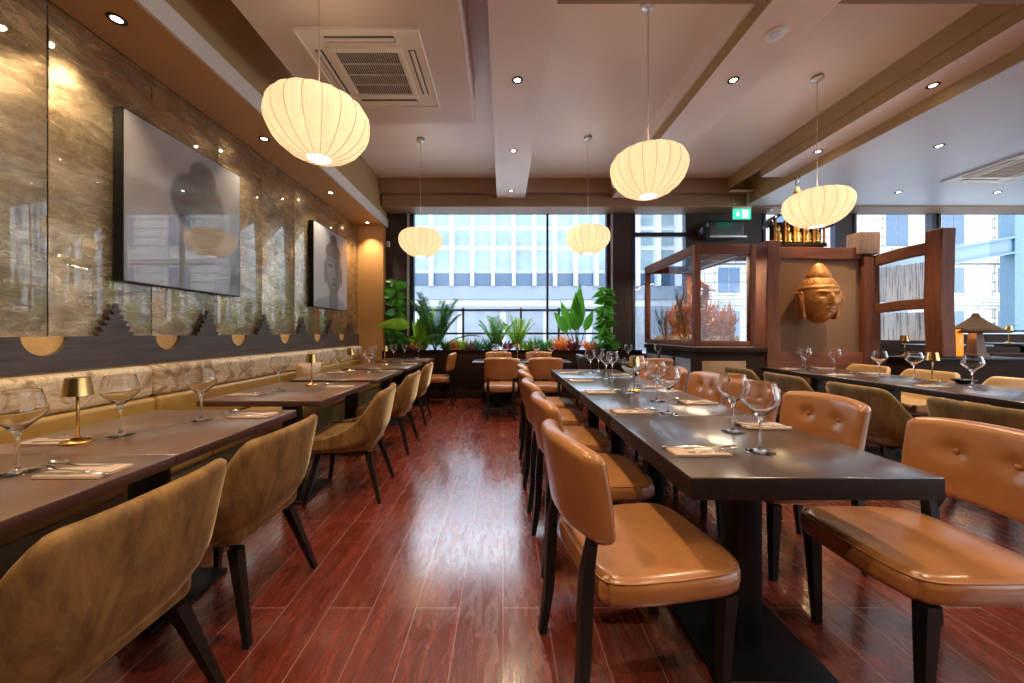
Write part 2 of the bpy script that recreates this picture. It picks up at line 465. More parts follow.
# bulkheads over windows
struct('trim_5', MB().box(-2.235, 4.46, 6.5, 6.6, 3.735, ZC-.002), 'bulkhead', 'upper brown bulkhead step above the windows')
struct('trim_6', MB().box(-2.22, XR, 6.602, 6.98, 3.51, ZC-.002), 'bulkhead', 'lower brown bulkhead above the windows')
struct('trim_7', MB().box(-2.22, 4.46, 6.59, 6.601, 3.506, 3.525), 'goldpaint', 'thin lip along the lower bulkhead')
# beams
struct('trim_8', MB().box(-.114, .403, YF, 6.595, ZB, ZC-.002), 'ceiling_pink', 'pale ceiling beam down the middle of the aisle')
struct('trim_9', MB().box(1.99, 2.50, YF, 6.58, ZB, ZC-.002).box(1.955, 1.99, YF, 6.49, ZB+.12, ZC-.002), ['ceiling_pink'], 'pale ceiling beam beside the long table')
struct('trim_10', MB().box(4.08, 4.46, YF, 5.69, ZB, ZC-.002), 'ceiling_pink', 'pale ceiling beam over the right tables')
struct('trim_11', MB().box(4.045, 4.08, YF, 6.49, ZB+.13, ZC-.002), 'goldpaint', 'ochre side step of the right beam')
struct('trim_12', MB().box(4.462, XR, YF, 6.6, ZR, ZC-.002), 'ceiling_blue', 'lowered cool grey ceiling on the right')
struct('trim_13', MB().box(4.44, 4.4615, YF, 6.49, ZR-.002, ZC-.01), 'goldpaint', 'ochre fascia of the lowered ceiling')
struct('trim_14', MB().box(.405, 1.95, 2.3, 2.69, ZB, ZC-.002).box(2.502, 4.04, 2.3, 2.69, ZB, ZC-.002), 'bulkhead', 'cross beam above the camera')
struct('trim_15', MB().box(1.98, 1.989, YF, 6.49, ZB-.001, ZC-.01).box(4.071, 4.079, YF, 5.68, ZB-.001, ZC-.01), 'goldpaint', 'ochre faces of the ceiling beams')
# raft with the AC
struct('trim_16', MB().box(-1.883, -.31, YF, 3.97, 3.505, ZC-.002), 'ceiling', 'lowered ceiling raft carrying the air conditioner')
# back wall with openings
zs, zt = .80, 3.52
OPEN = [(-1.73, 2.003), (2.567, 3.54), (3.72, 4.98), (5.1, 6.44), (6.86, 8.32), (8.5, 10.3)]
wb = MB(); x = -2.9
for a, b_ in OPEN:
    zt = 2.6 if a == 3.72 else 3.52
    wb.box(x, a-.06, YW, YW+.15, 0, ZC+.1); wb.box(a-.06, b_+.06, YW, YW+.15, 0, zs-.04); wb.box(a-.06, b_+.06, YW, YW+.15, zt+.04, ZC+.1); x = b_+.06
wb.box(x, XR+.1, YW, YW+.15, 0, ZC+.1)
struct('wall_back', wb, 'windowwall', 'dark maroon window wall')
for i, (a, b_) in enumerate(OPEN):
    f = MB(); w = .045; zt = 2.6 if a == 3.72 else 3.52
    f.box(a-.055, a, YW-.02, YW+.08, zs-.035, zt+.035); f.box(b_, b_+.055, YW-.02, YW+.08, zs-.035, zt+.035)
    f.box(a, b_, YW-.02, YW+.08, zs-.035, zs); f.box(a, b_, YW-.02, YW+.08, zt, zt+.035)
    if i == 0: f.box(.845, .885, YW-.01, YW+.07, zs, zt)
    if i == 1: f.box(a, b_, YW-.01, YW+.07, 3.07, 3.15)
    if i >= 4: f.box(a, b_, YW-.01, YW+.07, 1.22, 1.25)
    wd = struct('window_%d' % (i+1), f, 'winframe', ['wide main window with planter below','narrow window beside the glass case','low window seen through the front of the glass case','window behind the gilded shrine','window behind the timber posts','rightmost window by the steel column'][i])
    struct('window_pane', MB().box(a, b_, YW+.02, YW+.026, zs, zt), 'pane', None, wd)
    if i == 0:
        struct('window_edge', MB().box(a-.13, a-.085, YW-.03, YW-.003, zs, zt).box(b_+.085, b_+.125, YW-.03, YW-.003, zs, zt), 'winedge', None, wd)
# right wall with windows; unseen opening behind the camera added for fill and reflections
def wallwin(name, vertical, pos, lo, hi, opens, z0, z1):
    m = MB(); p = lo
    def bx(a, b_, c, d):
        if vertical: m.box(pos, pos+.15, a, b_, c, d)
        else: m.box(a, b_, pos, pos+.15, c, d)
    for a, b_ in opens:
        bx(p, a, 0, ZC+.1); bx(a, b_, 0, z0); bx(a, b_, z1, ZC+.1); p = b_
    bx(p, hi, 0, ZC+.1)
    return struct(name, m, 'windowwall')
wallwin('wall_right', True, XR, YF, YW+.15, [(-2.6, -.2), (.2, 2.8), (3.2, 6.2)], .8, 3.3)
wallwin('wall_front', False, YF-.15, -2.9, XR+.1, [(6.4, 9.6)], .9, 3.0)
struct('baseboard_back', MB().box(-2.2, 2.55, 6.575, 6.599, 0, .13), 'darkwood', 'dark skirting under the planter')

# ------------------------------------------------------------------ PLANTER + PLANTS
pl = thing('planter_box', 'long dark wooden planter box built under the main window', 'planter', (0,0,0))
MB().box(-2.22, 2.55, 6.6, 6.63, .0, .867).box(-2.22, 2.55, 6.93, 6.96, 0, .867).box(-2.22, -2.19, 6.63, 6.93, 0, .867).box(2.52, 2.55, 6.63, 6.93, 0, .867).build('box', 'darkwood', pl)
MB().box(-2.19, 2.52, 6.63, 6.93, .70, .80).build('soil', 'soil', pl)
MB().rbox(-2.22, 2.55, 6.585, 6.64, .867, .885, .004, 1).build('rim', 'darkwood', pl)
for k in range(5):
    MB().rbox(-2.1+.93*k, -1.25+.93*k, 6.592, 6.599, .2, .8, .003, 1).build('panel', 'darkwood', pl)
ZS0 = .80
def plant(name, label, cat, loc, parts, group=None):
    t = thing(name, label, cat, loc, 0, group)
    for nm, mb, mt in parts:
        if loc[1] < 6.9: mb.squash(.25).clamp(y1=6.96-loc[1])
        mb.build(nm, mt, t)
    return t
R = random.uniform
def frond(mb, st, base, az, el, L, n=14, lw=.02, ll=.16):
    d = Vector((math.cos(az)*math.cos(el), math.sin(az)*math.cos(el), math.sin(el)))
    p = Vector(base); pts = [p.copy()]; cur = d.copy()
    for i in range(10):
        cur = (cur - Vector((0,0,1))*.045*(1+i*.25)).normalized(); p = p + cur*L/10; pts.append(p.copy())
    st.tube(pts, [.006]*6+[.004]*5, 5)
    for i in range(n):
        t = .22+.78*i/n; k = min(9, int(t*10)); q = pts[k].lerp(pts[k+1], t*10-k)
        dd = (pts[k+1]-pts[k]).normalized(); s = dd.cross(Vector((0,0,1)));
        if s.length < .1: s = Vector((1,0,0))
        s.normalize()
        l = ll*(1-.55*abs(t-.45)*1.4)
        for sg in (1,-1): mb.leaf(q, dd*.7+s*sg+Vector((0,0,.25)), l, lw, .5, .1, 3)
# fiddle-leaf plant at the pier
st, lf = MB(), MB(); lf.face = True
st.tube([(0,0,0),(.02,0,.4),(-.01,0,.8),(.03,0,1.38)], [.014,.012,.009,.006], 6)
for i in range(52):
    z = .08+1.3*(i/52)+R(-.04,.04); a = i*2.4; lf.leaf((.01,0,z), (math.cos(a), math.sin(a)*.55, R(.1,.7)), R(.18,.30), R(.11,.16), .8, .2, 6, .75)
plant('rubber_plant', 'tall glossy broad leafed plant rising against the ochre pier', 'plant', (-2.03,6.78,ZS0), [('stem', st, 'stem'), ('foliage', lf, 'green')])
st, lf = MB(), MB(); lf.face = True
st.tube([(0,0,0),(.03,-.02,.3),(.05,-.05,.55)], [.012,.01,.008], 6)
lf.leaf((.05,-.05,.5), (-.9,-.35,.55), .62, .24, .9, .2, 9, .7)
lf.leaf((.02,0,.2), (.8,-.3,.6), .40, .2, .8, .2, 8, .7)
plant('banana_plant', 'plant with one huge bright drooping leaf at the pier end of the planter', 'plant', (-1.78,6.72,ZS0), [('stem', st, 'stem'), ('foliage', lf, 'green_lime')])
st, lf = MB(), MB(); lf.face = True
for i in range(16): frond(lf, st, (0,0,.02), 2*PI*i/16+.2, R(1.1,1.45) if i % 4 else .75, R(.85,1.2), 34, .020, .19)
plant('cycad_palm', 'large dark feathery palm left of the main window railing', 'plant', (-1.28,6.78,ZS0), [('stem', st, 'stem'), ('foliage', lf, 'green_dark')])
st, lf = MB(), MB(); lf.face = True
for i in range(9): a = R(0,6.28); lf.leaf((0,0,.05), (math.cos(a)*.35, math.sin(a)*.15, 1), R(.45,.9), .16, .2, .15, 8, .75)
plant('peace_lily', 'upright lime leaved plant in front of the feathery palm', 'plant', (-1.48,6.70,ZS0), [('foliage', lf, 'green_lime')])
for j, (x, lab) in enumerate([(-.13, 'small airy palm behind the lamp of the back table'), (.27, 'small airy palm just right of the back table lamp')]):
    st, lf = MB(), MB(); lf.face = True
    for i in range(14): frond(lf, st, (0,0,.02), 2*PI*i/14+j, R(1.2,1.5), R(.58,.74), 20, .015, .13)
    plant('parlour_palm', lab, 'plant', (x,6.80,ZS0), [('stem', st, 'stem'), ('foliage', lf, 'green_lime' if j else 'green')])
st, lf = MB(), MB(); lf.face = True
for dx, dy, dz, L, W in ((-.30,-.05,1,.50,.17), (-.03,.02,1.2,.60,.24), (-.42,-.2,.75,.42,.20), (.05,.06,1.25,.74,.26), (.3,0,.9,.36,.15), (-.15,-.3,1,.35,.17)):
    d = Vector((dx,dy,dz)).normalized(); st.tube([(0,0,0), d*.28, d*.5], [.012,.009,.007], 6)
    lf.leaf(d*.46, d, L*1.18, W*1.05, .25, .25, 9, .7)
plant('bird_of_paradise', 'bird of paradise plant with tall paddle leaves beside the window edge', 'plant', (1.40,6.78,ZS0), [('stem', st, 'green_dark'), ('foliage', lf, 'green')])
st, lf = MB(), MB(); lf.face = True
st.tube([(0,0,0),(.02,0,.5),(-.02,0,.85),(0,0,1.18)], [.012,.01,.008,.005], 6)
for i in range(110):
    z = .06+1.14*(i/110); a = R(0,6.28); lf.leaf((R(-.05,.05),0,z+R(-.03,.03)), (math.cos(a), math.sin(a)*.6, R(-.3,.9)), R(.12,.28), R(.06,.12), .9, .2, 5, .8)
plant('climbing_plant', 'tall bushy climbing plant at the dark column', 'plant', (1.93,6.78,ZS0), [('stem', st, 'stem'), ('foliage', lf, 'green')])
smalls = [(-1.08,'green_dark','small dark green tuft'),(-.92,'orange_leaf','small orange pink rosette'),(-.78,'green_lime','small lime spear plant'),(-.62,'plum_leaf','small plum coloured rosette'),
 (-.45,'green_blue','blue green tuft'),(-.28,'green_dark','dark tuft'),(.05,'plum_leaf','plum rosette'),(.48,'green_lime','lime spear plant'),(.62,'green_blue','blue green tuft'),
 (.80,'green','bright green tuft'),(.98,'orange_leaf','peach rosette'),(1.14,'orange_leaf','larger coral rosette'),(1.30,'plum_leaf','dark plum rosette'),(1.62,'orange_leaf','orange rosette'),(1.78,'green_blue','grey green tuft'),(-1.62,'orange_leaf','pink rosette'),(-1.88,'green_dark','dark tuft')]
where = ['right beside the big feathery palm','first orange one right of the feathery palm','beside the first orange rosette','third small plant before the railing post','under the railing post','left of the airy palm pair','between the two airy palms','first right of the airy palms','second right of the airy palms','under the window mullion',
 'just left of the coral rosette','in front of the bird of paradise','right of the coral rosette','between paradise plant and climber','at the foot of the climbing plant','behind the far left table glasses','at the foot of the pier']
for (x, mt, lab), w in zip(smalls, where):
    lf = MB(); n = 12; lf.face = True
    big = .34 if 'rosette' in lab else .40
    for i in range(n+16):
        a = i*2.4; lf.leaf((0,0,.03), (math.cos(a), math.sin(a)*.7, R(.8,3)), R(.6,1)*big*(1.15 if 'coral' in lab else .9), R(.03,.06) if 'rosette' in lab else R(.018,.035), .5, .2, 4, .8)
    lf.squash(.4)
    o = lf.build('planter_plant', mt, None, (x, 6.71+R(0,.1), ZS0)); tag(o, lab + ' in the planter, ' + w, 'plant', 'small plants filling the planter')

# ------------------------------------------------------------------ OUTSIDE
ob = thing('office_building', 'pale office block with white vertical fins across the street', 'building', (0,0,0))
D = 24.0; s = D/360
def oz(y): return EYE+(332.5-y)*s
X0 = -8.9; NW = 17; PX = 1.373
MB().box(X0-.3, X0+NW*PX+.3, D+.35, D+1.2, -.5, 12).build('wall', 'whitepaint', ob)
MB().box(X0-.3, X0+NW*PX+.3, D+.1, D+.34, oz(299), oz(286)).build('wall_band', 'greyband', ob)
MB().box(X0-.3, X0+NW*PX+.3, D+.2, D+.34, oz(311), oz(306)).build('wall_band', 'greyband', ob)
for i in range(NW+1):
    MB().box(X0+i*PX-.11, X0+i*PX+.11, D-.25, D+.34, oz(286), 12).build('fin', 'whitepaint', ob)
for i in range(NW):
    a, b_ = X0+i*PX+.115, X0+(i+1)*PX-.115
    for (y1, y0, mt) in ((285, 272.5, 'spandrel'), (270.5, 248, 'officeglass'), (245.5, 228, 'officeglass'), (225.5, 200, 'officeglass')):
        f = MB().box(a, b_, D+.28, D+.345, oz(y1), oz(y0)).build('window', 'whitepaint' if mt != 'spandrel' else 'spandrel', ob)
        if mt != 'spandrel': MB().box(a+.06, b_-.06, D+.26, D+.279, oz(y1)+.06, oz(y0)-.06).build('pane', mt, f)
for i in range(8):
    a = X0+.4+i*2.9
    f = MB().box(a, a+2.5, D+.25, D+.345, .0, oz(306)).build('shopfront', 'greyband', ob)
    MB().box(a+.1, a+1.2, D+.23, D+.249, .2, oz(309)).box(a+1.3, a+2.4, D+.23, D+.249, .2, oz(309)).build('pane', 'shopglass', f)
# stone building to the right
D2 = 20.0; s2 = D2/360
def q(px, py): return ((px-503)*s2, EYE+(332.5-py)*s2)
sb = thing('stone_building', 'pale stone building with arched window hoods beyond the steel beam', 'building', (0,0,0))
MB().box(10.6, 44, D2, D2+1, -.5, 13).build('wall', 'stone', sb)
for z in (5.2, 2.9, 8.4):
    MB().box(10.6, 44, D2-.35, D2-.002, z, z+.25).box(10.6, 44, D2-.2, D2-.002, z-.18, z-.001).build('cornice', 'stone', sb)
for k in range(10):
    a = 11.9+k*3.1
    for z0, z1 in ((.6, 2.4), (3.4, 4.8), (6.0, 7.8)):
        f = MB().box(a-.12, a+1.32, D2-.08, D2-.003, z0-.12, z1+.12).build('window', 'stone', sb)
        MB().box(a, a+.58, D2-.10, D2-.081, z0, z1).box(a+.62, a+1.2, D2-.10, D2-.081, z0, z1).build('pane', 'spandrel', f)
    am = MB(); pts = [(a+.6+.95*math.cos(t*PI/10), D2-.15, 8.0 if False else 7.95+.35*math.sin(t*PI/10)) for t in range(11)]
    am.tube(pts, .09, 6); am.build('window_hood', 'stone', sb)
tag(MB().box(-40, 60, 7.3, 60, -.6, -.5).build('street_paving', 'concrete'), 'grey street paving outside the windows', 'street', kind='structure')
rl = thing('railing', 'dark metal railing outside the main window', 'railing', (0,0,0))
for z in (1.655, 1.185): MB().box(-1.9, 2.1, 7.22, 7.26, z-.02, z+.02).build('rail', 'railing', rl)
for x in (-1.88, -.80, .36, 1.12, 2.08): MB().box(x-.02, x+.02, 7.2, 7.28, -.5, 1.70).build('post', 'railing', rl)
bs = thing('steel_frame', 'pale blue riveted steel beam and column outside the right windows', 'steelwork', (0,0,0))
cx, _, _ = P(1017, 260, 10.0)
MB().box(cx-.2, cx+.25, 9.9, 10.2, -.5, 6).build('column', 'bluesteel', bs)
bm = MB(); a = P(955, 262, 9.0); b_ = P(1012, 240, 10.0)
for (zz, th, dep) in ((0, .42, .08), (.40, .05, .3), (-.02, .05, .3)):
    bm.add([(a[0]-4, a[1]-.4-dep/2, a[2]-.75+zz),(b_[0], b_[1]-dep/2, b_[2]-.36+zz),(b_[0], b_[1]+dep/2, b_[2]-.36+zz),(a[0]-4,a[1]-.4+dep/2,a[2]-.75+zz),
            (a[0]-4, a[1]-.4-dep/2, a[2]-.75+zz+th),(b_[0], b_[1]-dep/2, b_[2]-.36+zz+th),(b_[0], b_[1]+dep/2, b_[2]-.36+zz+th),(a[0]-4,a[1]-.4+dep/2,a[2]-.75+zz+th)],
           [(3,2,1,0),(4,5,6,7),(0,1,5,4),(1,2,6,5),(2,3,7,6),(3,0,4,7)], None, False)
bm.build('beam', 'bluesteel', bs)
fx = MB()
for i in range(5):
    aa = i*2*PI/5; fx.lathe([(.0,-.06),(.05,-.05),(.06,0),(.05,.05),(0,.06)], 10, Matrix.Translation((cx-.02+.12*math.cos(aa), 9.87, 5.05+.12*math.sin(aa))))
fx.build('rosette', 'bluesteel', bs)
lf = MB(); st = MB()
st.tube([(0,0,0),(0,0,2.0)], .05, 6)
for i in range(140):
    a = R(0,6.28); e = R(-.4,1.2); r = R(.1,.5); lf.leaf((r*math.cos(a), r*math.sin(a), 1.3+R(-.6,.6)), (math.cos(a), math.sin(a), e), .25, .12, .4, .1, 3, .8)
plant('street_shrub', 'green shrub outside behind the pointed hat lamp', 'shrub', (P(985,322,9.4)[0], 9.4, -.5), [('trunk', st, 'stem'), ('foliage', lf, 'green_dark')])

# ------------------------------------------------------------------ BANQUETTE + DADO
bq = thing('banquette', 'long wall banquette with figured gold satin bolster over mustard leather', 'bench', (0,0,0))
segs = [(YF+.1, .55), (.55, 2.66), (2.66, 4.75), (4.75, 6.58)]
for a, b_ in segs:
    MB().rbox(-2.70, -2.56, a+.006, b_-.006, .735, .962, .045, 4, 4).build('bolster', 'satin', bq)
    MB().rbox(-2.70, -2.545, a+.006, b_-.006, .45, .733, .03, 3, 2).build('backrest', 'mustard', bq)
for a, b_ in ((YF+.1, .1), (.1, 1.28), (1.28, 2.5), (2.5, 3.7), (3.7, 5.0), (5.0, 6.58)):
    MB().rbox(-2.54, -2.0, a+.004, b_-.004, .34, .46, .03, 3).build('seat', 'mustard', bq)
    MB().rbox(-2.07, -2.025, a+.004, b_-.004, .03, .339, .012, 2).build('front_panel', 'olive', bq)
MB().box(-2.70, -2.07, YF+.1, 6.58, .0, .33).build('plinth', 'black', bq)
# cushions on the bench
def cushion(loc, rot, mt, lab, w=.40):
    m = MB()
    def fn(p):
        x, y_, z = p; e = max(abs(x), abs(z))/(w/2); t = (1-min(1, e)**2.5)
        return (x*(1-.07*(abs(z)/(w/2))**2 if False else 1), y_*(.25+.95*t), z)
    m.rbox(-w/2, w/2, -.07, .07, -w/2, w/2, .045, 3, 8, fn)
    o = m.build('cushion', mt); o.location = loc; o.rotation_euler = rot
    tag(o, lab, 'cushion'); return o
cushion((-2.36, 4.38, .66), (.0, 0, 1.25), 'leather_beige', 'beige leather cushion leaning on the banquette behind the third table', .36)
cushion((-2.38, 6.35, .66), (.0, 0, 1.3), 'leather', 'tan cushion at the far end of the banquette by the pier', .36)
# dado board with notches and stepped finials
db = MB(); z1 = 1.180; z0 = .964; xf, xb = -2.742, -2.762
xf, xb = -2.735, -2.757
edges = [YF+.1]; nn = [2.15+.795*k for k in range(-6, 6)]
def quadcol(ya, yb, ta, tb):
    db.add([(xf,ya,z0),(xf,yb,z0),(xf,yb,tb),(xf,ya,ta),(xb,ya,z0),(xb,yb,z0),(xb,yb,tb),(xb,ya,ta)], [(0,1,2,3),(5,4,7,6),(3,2,6,7),(1,0,4,5)], None, False)
yc = YF+.1
for c in nn:
    if c < YF+.4: continue
    quadcol(yc, c-.11, z1, z1)
    for i in range(14):
        t0, t1 = PI*i/14, PI*(i+1)/14
        quadcol(c-.11*math.cos(t0), c-.11*math.cos(t1), z1-.115*math.sin(t0), z1-.115*math.sin(t1))
    yc = c+.11
quadcol(yc, 6.84, z1, z1)
H_ = [(.122,-.002)]
for k_ in range(5):
    x_ = .100-.0225*k_; z_ = .016+.040*k_
    H_ += [(x_+.010,z_-.012),(x_+.020,z_-.004),(x_+.019,z_+.009),(x_+.006,z_+.016),(x_-.010,z_+.013),(x_-.017,z_+.021)]
H_ = H_[:-2] + [(.012,.200),(.016,.212),(.010,.226),(.003,.231)]
for k in range(-6, 6):
    c = 2.5475+.795*k
    if c < YF+.4 or c > 6.7: continue
    half = H_
    n_ = len(half); vs = []
    for x_ in (xf, xb):
        for a_, z_ in half: vs.append((x_, c+a_, z1+z_))
        for a_, z_ in reversed(half): vs.append((x_, c-a_, z1+z_))
    m_ = 2*n_
    fs = [tuple(range(m_)), tuple(range(2*m_-1, m_-1, -1))] + [(i, m_+i, m_+(i+1) % m_, (i+1) % m_) for i in range(m_)]
    db.add(vs, fs, None, False)
dd = thing('dado_rail', 'smoked oak board with half round notches and stepped finials above the banquette', 'panelling', (0,0,0))
db.build('board', 'dado', dd)
M['honey'] = simple('honey gold backing', (.85,.50,.17), .45, var=.1)  # warm light in the dado notches is put into this gold colour
MB().box(-2.772, -2.764, YF+.1, 6.84, .955, 1.178).build('backing', 'honey', dd)

# ------------------------------------------------------------------ PICTURES
def canvas(label, y0, y1, z0, z1, fn, frame_mat='black', NU=110, NV=120):
    t = thing('framed_picture', label, 'picture', (-2.70, (y0+y1)/2, z0))
    w = y1-y0; h = z1-z0
    MB().box(-.069, -.002, -w/2, w/2, 0, h).build('frame', frame_mat, t)
    me = bpy.data.meshes.new('print'); vs = []; fs = []
    for j in range(NV+1):
        for i in range(NU+1): vs.append((0, -w/2+.008+(w-.016)*i/NU, .008+(h-.016)*j/NV))
    for j in range(NV):
        for i in range(NU): a = j*(NU+1)+i; fs.append((a, a+1, a+NU+2, a+NU+1))
    me.from_pydata(vs, [], fs); me.update()
    ca = me.color_attributes.new('print', 'FLOAT_COLOR', 'POINT')
    k = 0
    for j in range(NV+1):
        for i in range(NU+1):
            c = fn(i/NU, j/NV); ca.data[k].color = (*c, 1); k += 1
    o = bpy.data.objects.new('print', me); COL.objects.link(o); me.materials.append(M['print']); o.parent = t
def sm(a, b_, x): t = max(0, min(1, (x-a)/(b_-a))); return t*t*(3-2*t)
def ell(u, v, cu, cv, ru, rv, soft=.15):
    return 1-sm(1-soft, 1+soft, math.hypot((u-cu)/ru, (v-cv)/rv))
def mix(a, b_, t): return tuple(x*(1-t)+y_*t for x, y_ in zip(a, b_))
def pic1(u, v):
    n = .04*math.sin(u*9+v*5)+.03*math.sin(u*23-v*17)+R(-.015,.015)
    c = mix((.36,.35,.37), (.24,.245,.28), sm(.2,1,u)); c = mix(c, (.42,.40,.42), .5*ell(u,v,.15,.85,.5,.4,.9))
    c = tuple(x+n*.6 for x in c)
    b_ = max(ell(u,v,.52,.62,.20,.20,.12), ell(u,v,.60,.80,.13,.14,.12), ell(u,v,.64,.55,.19,.27,.15))
    dk = (.085+.02*math.sin(u*60+math.sin(v*50)*2), .085+.02*math.sin(v*70), .08)
    c = mix(c, dk, b_*.93)
    sh = ell(u,v,.55,.05,.5,.32,.2); c = mix(c, (.12,.12,.13), sh*.5)
    return tuple(max(0, x) for x in c)
def pic2(u, v):
    c = mix((.50,.51,.56), (.40,.42,.50), v); c = tuple(x+R(-.02,.02) for x in c)
    g = (.13,.125,.14)
    head = max(ell(u,v,.55,.50,.24,.32,.06), ell(u,v,.55,.73,.235,.12,.06), ell(u,v,.55,.87,.11,.09,.1))
    ears = max(ell(u,v,.31,.45,.035,.15,.15), ell(u,v,.79,.45,.035,.15,.15))
    sho = ell(u,v,.5,-.05,.55,.20,.1); neck = (1-sm(.12,.15,abs(u-.55)))*(1-sm(.28,.32,v))
    c = mix(c, (.27,.30,.38), sho); c = mix(c, g, max(head, ears, neck*.9))
    if head > .3:
        l = ell(u,v,.45,.48,.11,.20,.9)*.13; c = tuple(x+l for x in c)
        for cu in (.46,.66):
            c = mix(c, (.05,.05,.06), .8*ell(u,v,cu,.55,.075,.022,.3)); c = mix(c, (.06,.06,.07), .7*ell(u,v,cu,.615,.09,.012,.4))
        c = mix(c, (.28,.28,.30), .6*ell(u,v,.56,.48,.03,.11,.5)); c = mix(c, (.05,.05,.06), .6*ell(u,v,.56,.385,.06,.015,.4))
        c = mix(c, (.045,.045,.05), .8*ell(u,v,.56,.315,.085,.018,.4)); c = mix(c, (.24,.23,.24), .5*ell(u,v,.56,.29,.06,.018,.5))
        c = mix(c, (.07,.07,.075), .7*sm(.66,.675,v)*(1-sm(.69,.70,v)))
        if v > .69: c = tuple(x*(.75+.3*math.sin(u*140)*math.sin(v*140)) for x in c)
    return tuple(max(0, min(1, x)) for x in c)
canvas('large grey glazed print of a stone head seen from behind on the gold wall', 2.556, 3.70, 1.57, 2.81, pic1)
canvas('grey print of a calm stone face, farther one on the gold wall beside the pier', 5.13, 6.24, 1.575, 2.81, pic2)

# ------------------------------------------------------------------ DOWNLIGHTS
def downlight_proto():
    t = thing('downlight', '', 'ceiling light')
    MB().lathe([(.030,-.001),(.032,-.006),(.047,-.008),(.052,-.004),(.052,0),(.030,0)], 24, closed=True).build('bezel', 'black', t)
    MB().lathe([(0,-.003),(.0285,-.003),(.0285,-.001),(0,-.001)], 20).build('lens', 'lampglow', t)
    return t
dlp = downlight_proto()
def spot(loc, e, size=95, col=(1,.77,.50)):
    L = bpy.data.lights.new('downlight_lamp', 'SPOT'); L.energy = e*2.0; L.spot_size = math.radians(size); L.spot_blend = .7; L.color = col; L.shadow_soft_size = .03
    o = bpy.data.objects.new('downlight_lamp', L); COL.objects.link(o); o.location = (loc[0], loc[1], loc[2]-.012); return o
ordn = ['first','second','third','fourth','fifth']
for k, y in enumerate((2.33, 3.77, 5.22, 6.64)):
    place(dlp, (-2.5, y, ZS-.0005), 0, ['black rimmed downlight in the caramel soffit nearest the camera','soffit downlight above the far edge of the large grey print','soffit downlight between the two grey prints','soffit downlight right in front of the ochre pier'][k], 'soffit downlights over the banquette'); spot((-2.5,y,ZS), 27, 90)
spot((-2.5, .9, ZS), 27, 90)
for k, y in enumerate((3.5, 4.86, 6.23)):
    place(dlp, (.14, y, ZB-.0005), 0, ordn[k]+' downlight from the camera in the middle aisle beam', 'downlights in the aisle beam'); spot((.14,y,ZB), 60)
place(dlp, (2.24, 3.5, ZB-.0005), 0, 'downlight in the pale beam just beyond the round ceiling speaker'); spot((2.24,3.5,ZB), 60)
for k, y in enumerate((3.575, 4.88)):
    place(dlp, (4.27, y, ZB-.0005), 0, ['nearer','farther'][k]+' downlight in the beam edging the lowered right ceiling', 'downlights in the right beam'); spot((4.27,y,ZB), 60)
for k, (x, y) in enumerate(((5.44,4.49),(6.56,5.97),(8.2,5.97))):
    place(dlp, (x, y, ZR-.0005), 0, ['downlight in the cool grey ceiling left of its air conditioner','downlight near the window header above the timber posts','downlight beyond the far edge of the right air conditioner'][k], 'downlights in the lowered ceiling'); spot((x,y,ZR), 45)
for x, y, z in ((-.0,1.6,ZB),(2.24,1.2,ZB),(-.0,-.6,ZB),(2.24,-1.2,ZB),(4.27,1.6,ZB),(6.5,2,ZR),(6.5,-.5,ZR),(-1.2,.3,3.505)): spot((x,y,z), 48, 120)  # unseen fill spots without fixtures, added above and behind the camera
# round speaker
sp = thing('ceiling_speaker', 'white round ceiling speaker in the pale beam', 'speaker', (2.24, 2.96, ZB-.0005))
MB().lathe([(.0,-.010),(.06,-.010),(.078,-.008),(.082,-.003),(.082,0),(0,0)], 28).build('rim', 'signwhite', sp)
MB().lathe([(0,-.014),(.03,-.014),(.045,-.011),(.045,-.0105),(0,-.0105)], 24).build('cone', 'winedge', sp)
sdt = thing('smoke_detector', 'white round smoke detector on the lower bulkhead underside near the exit sign', 'smoke detector', (5.0, 6.75, 3.5095))
MB().lathe([(0,-.05),(.03,-.05),(.045,-.03),(.055,-.02),(.055,0),(0,0)], 20).build('housing', 'signwhite', sdt)

# ------------------------------------------------------------------ AIR CONDITIONERS
def aircon():
    t = thing('ceiling_air_conditioner', '', 'air conditioner')
    w = .475
    m = MB()
    m.rbox(-w, w, -w, -w+.02, -.03, 0, .006, 2); m.rbox(-w, w, w-.02, w, -.03, 0, .006, 2)
    m.rbox(-w, -w+.02, -w+.02, w-.02, -.03, 0, .006, 2); m.rbox(w-.02, w, -w+.02, w-.02, -.03, 0, .006, 2)
    m.box(-w+.01, w-.01, -w+.01, w-.01, -.022, -.001)
    m.build('panel', 'acwhite', t)
    for k in range(4):
        M4 = Matrix.Rotation(k*PI/2, 4, 'Z')
        s_ = MB(); s_.box(-.27, .27, -.405, -.345, -.0235, -.0222, M4); s_.build('air_slot', 'acgrey', t)
        v = MB(); v.rbox(-.265, .265, -.392, -.362, -.034, -.0245, .004, 2, 1, None, M4); v.build('flap', 'acwhite', t)
    g = MB()
    for (a, b_, c, d) in ((-.30,.30,-.30,-.255), (-.30,.30,.255,.30), (-.30,-.255,-.255,.255), (.255,.30,-.255,.255)): g.rbox(a, b_, c, d, -.038, -.0225, .005, 2)
    g.build('grille_frame', 'acwhite', t)
    MB().box(-.255,.255,-.255,.255,-.0245,-.0225).build('filter', 'acgrey', t)
    s_ = MB()
    for k in range(3): y_ = -.1275+k*.1275; s_.box(-.255,.255,y_-.004,y_+.004,-.034,-.025)
    for k in range(27): x = -.25+k*.0192; s_.box(x, x+.004, -.255, .255, -.031, -.0255)
    s_.build('grille', 'cord', t)
    return t
acp = aircon()
place(acp, (-1.112, 3.17, 3.5045), 0, 'cream four way air conditioner in the lowered raft on the left')
place(acp, (7.22, 5.08, ZR-.0005), 0, 'air conditioner in the cool grey ceiling on the right')

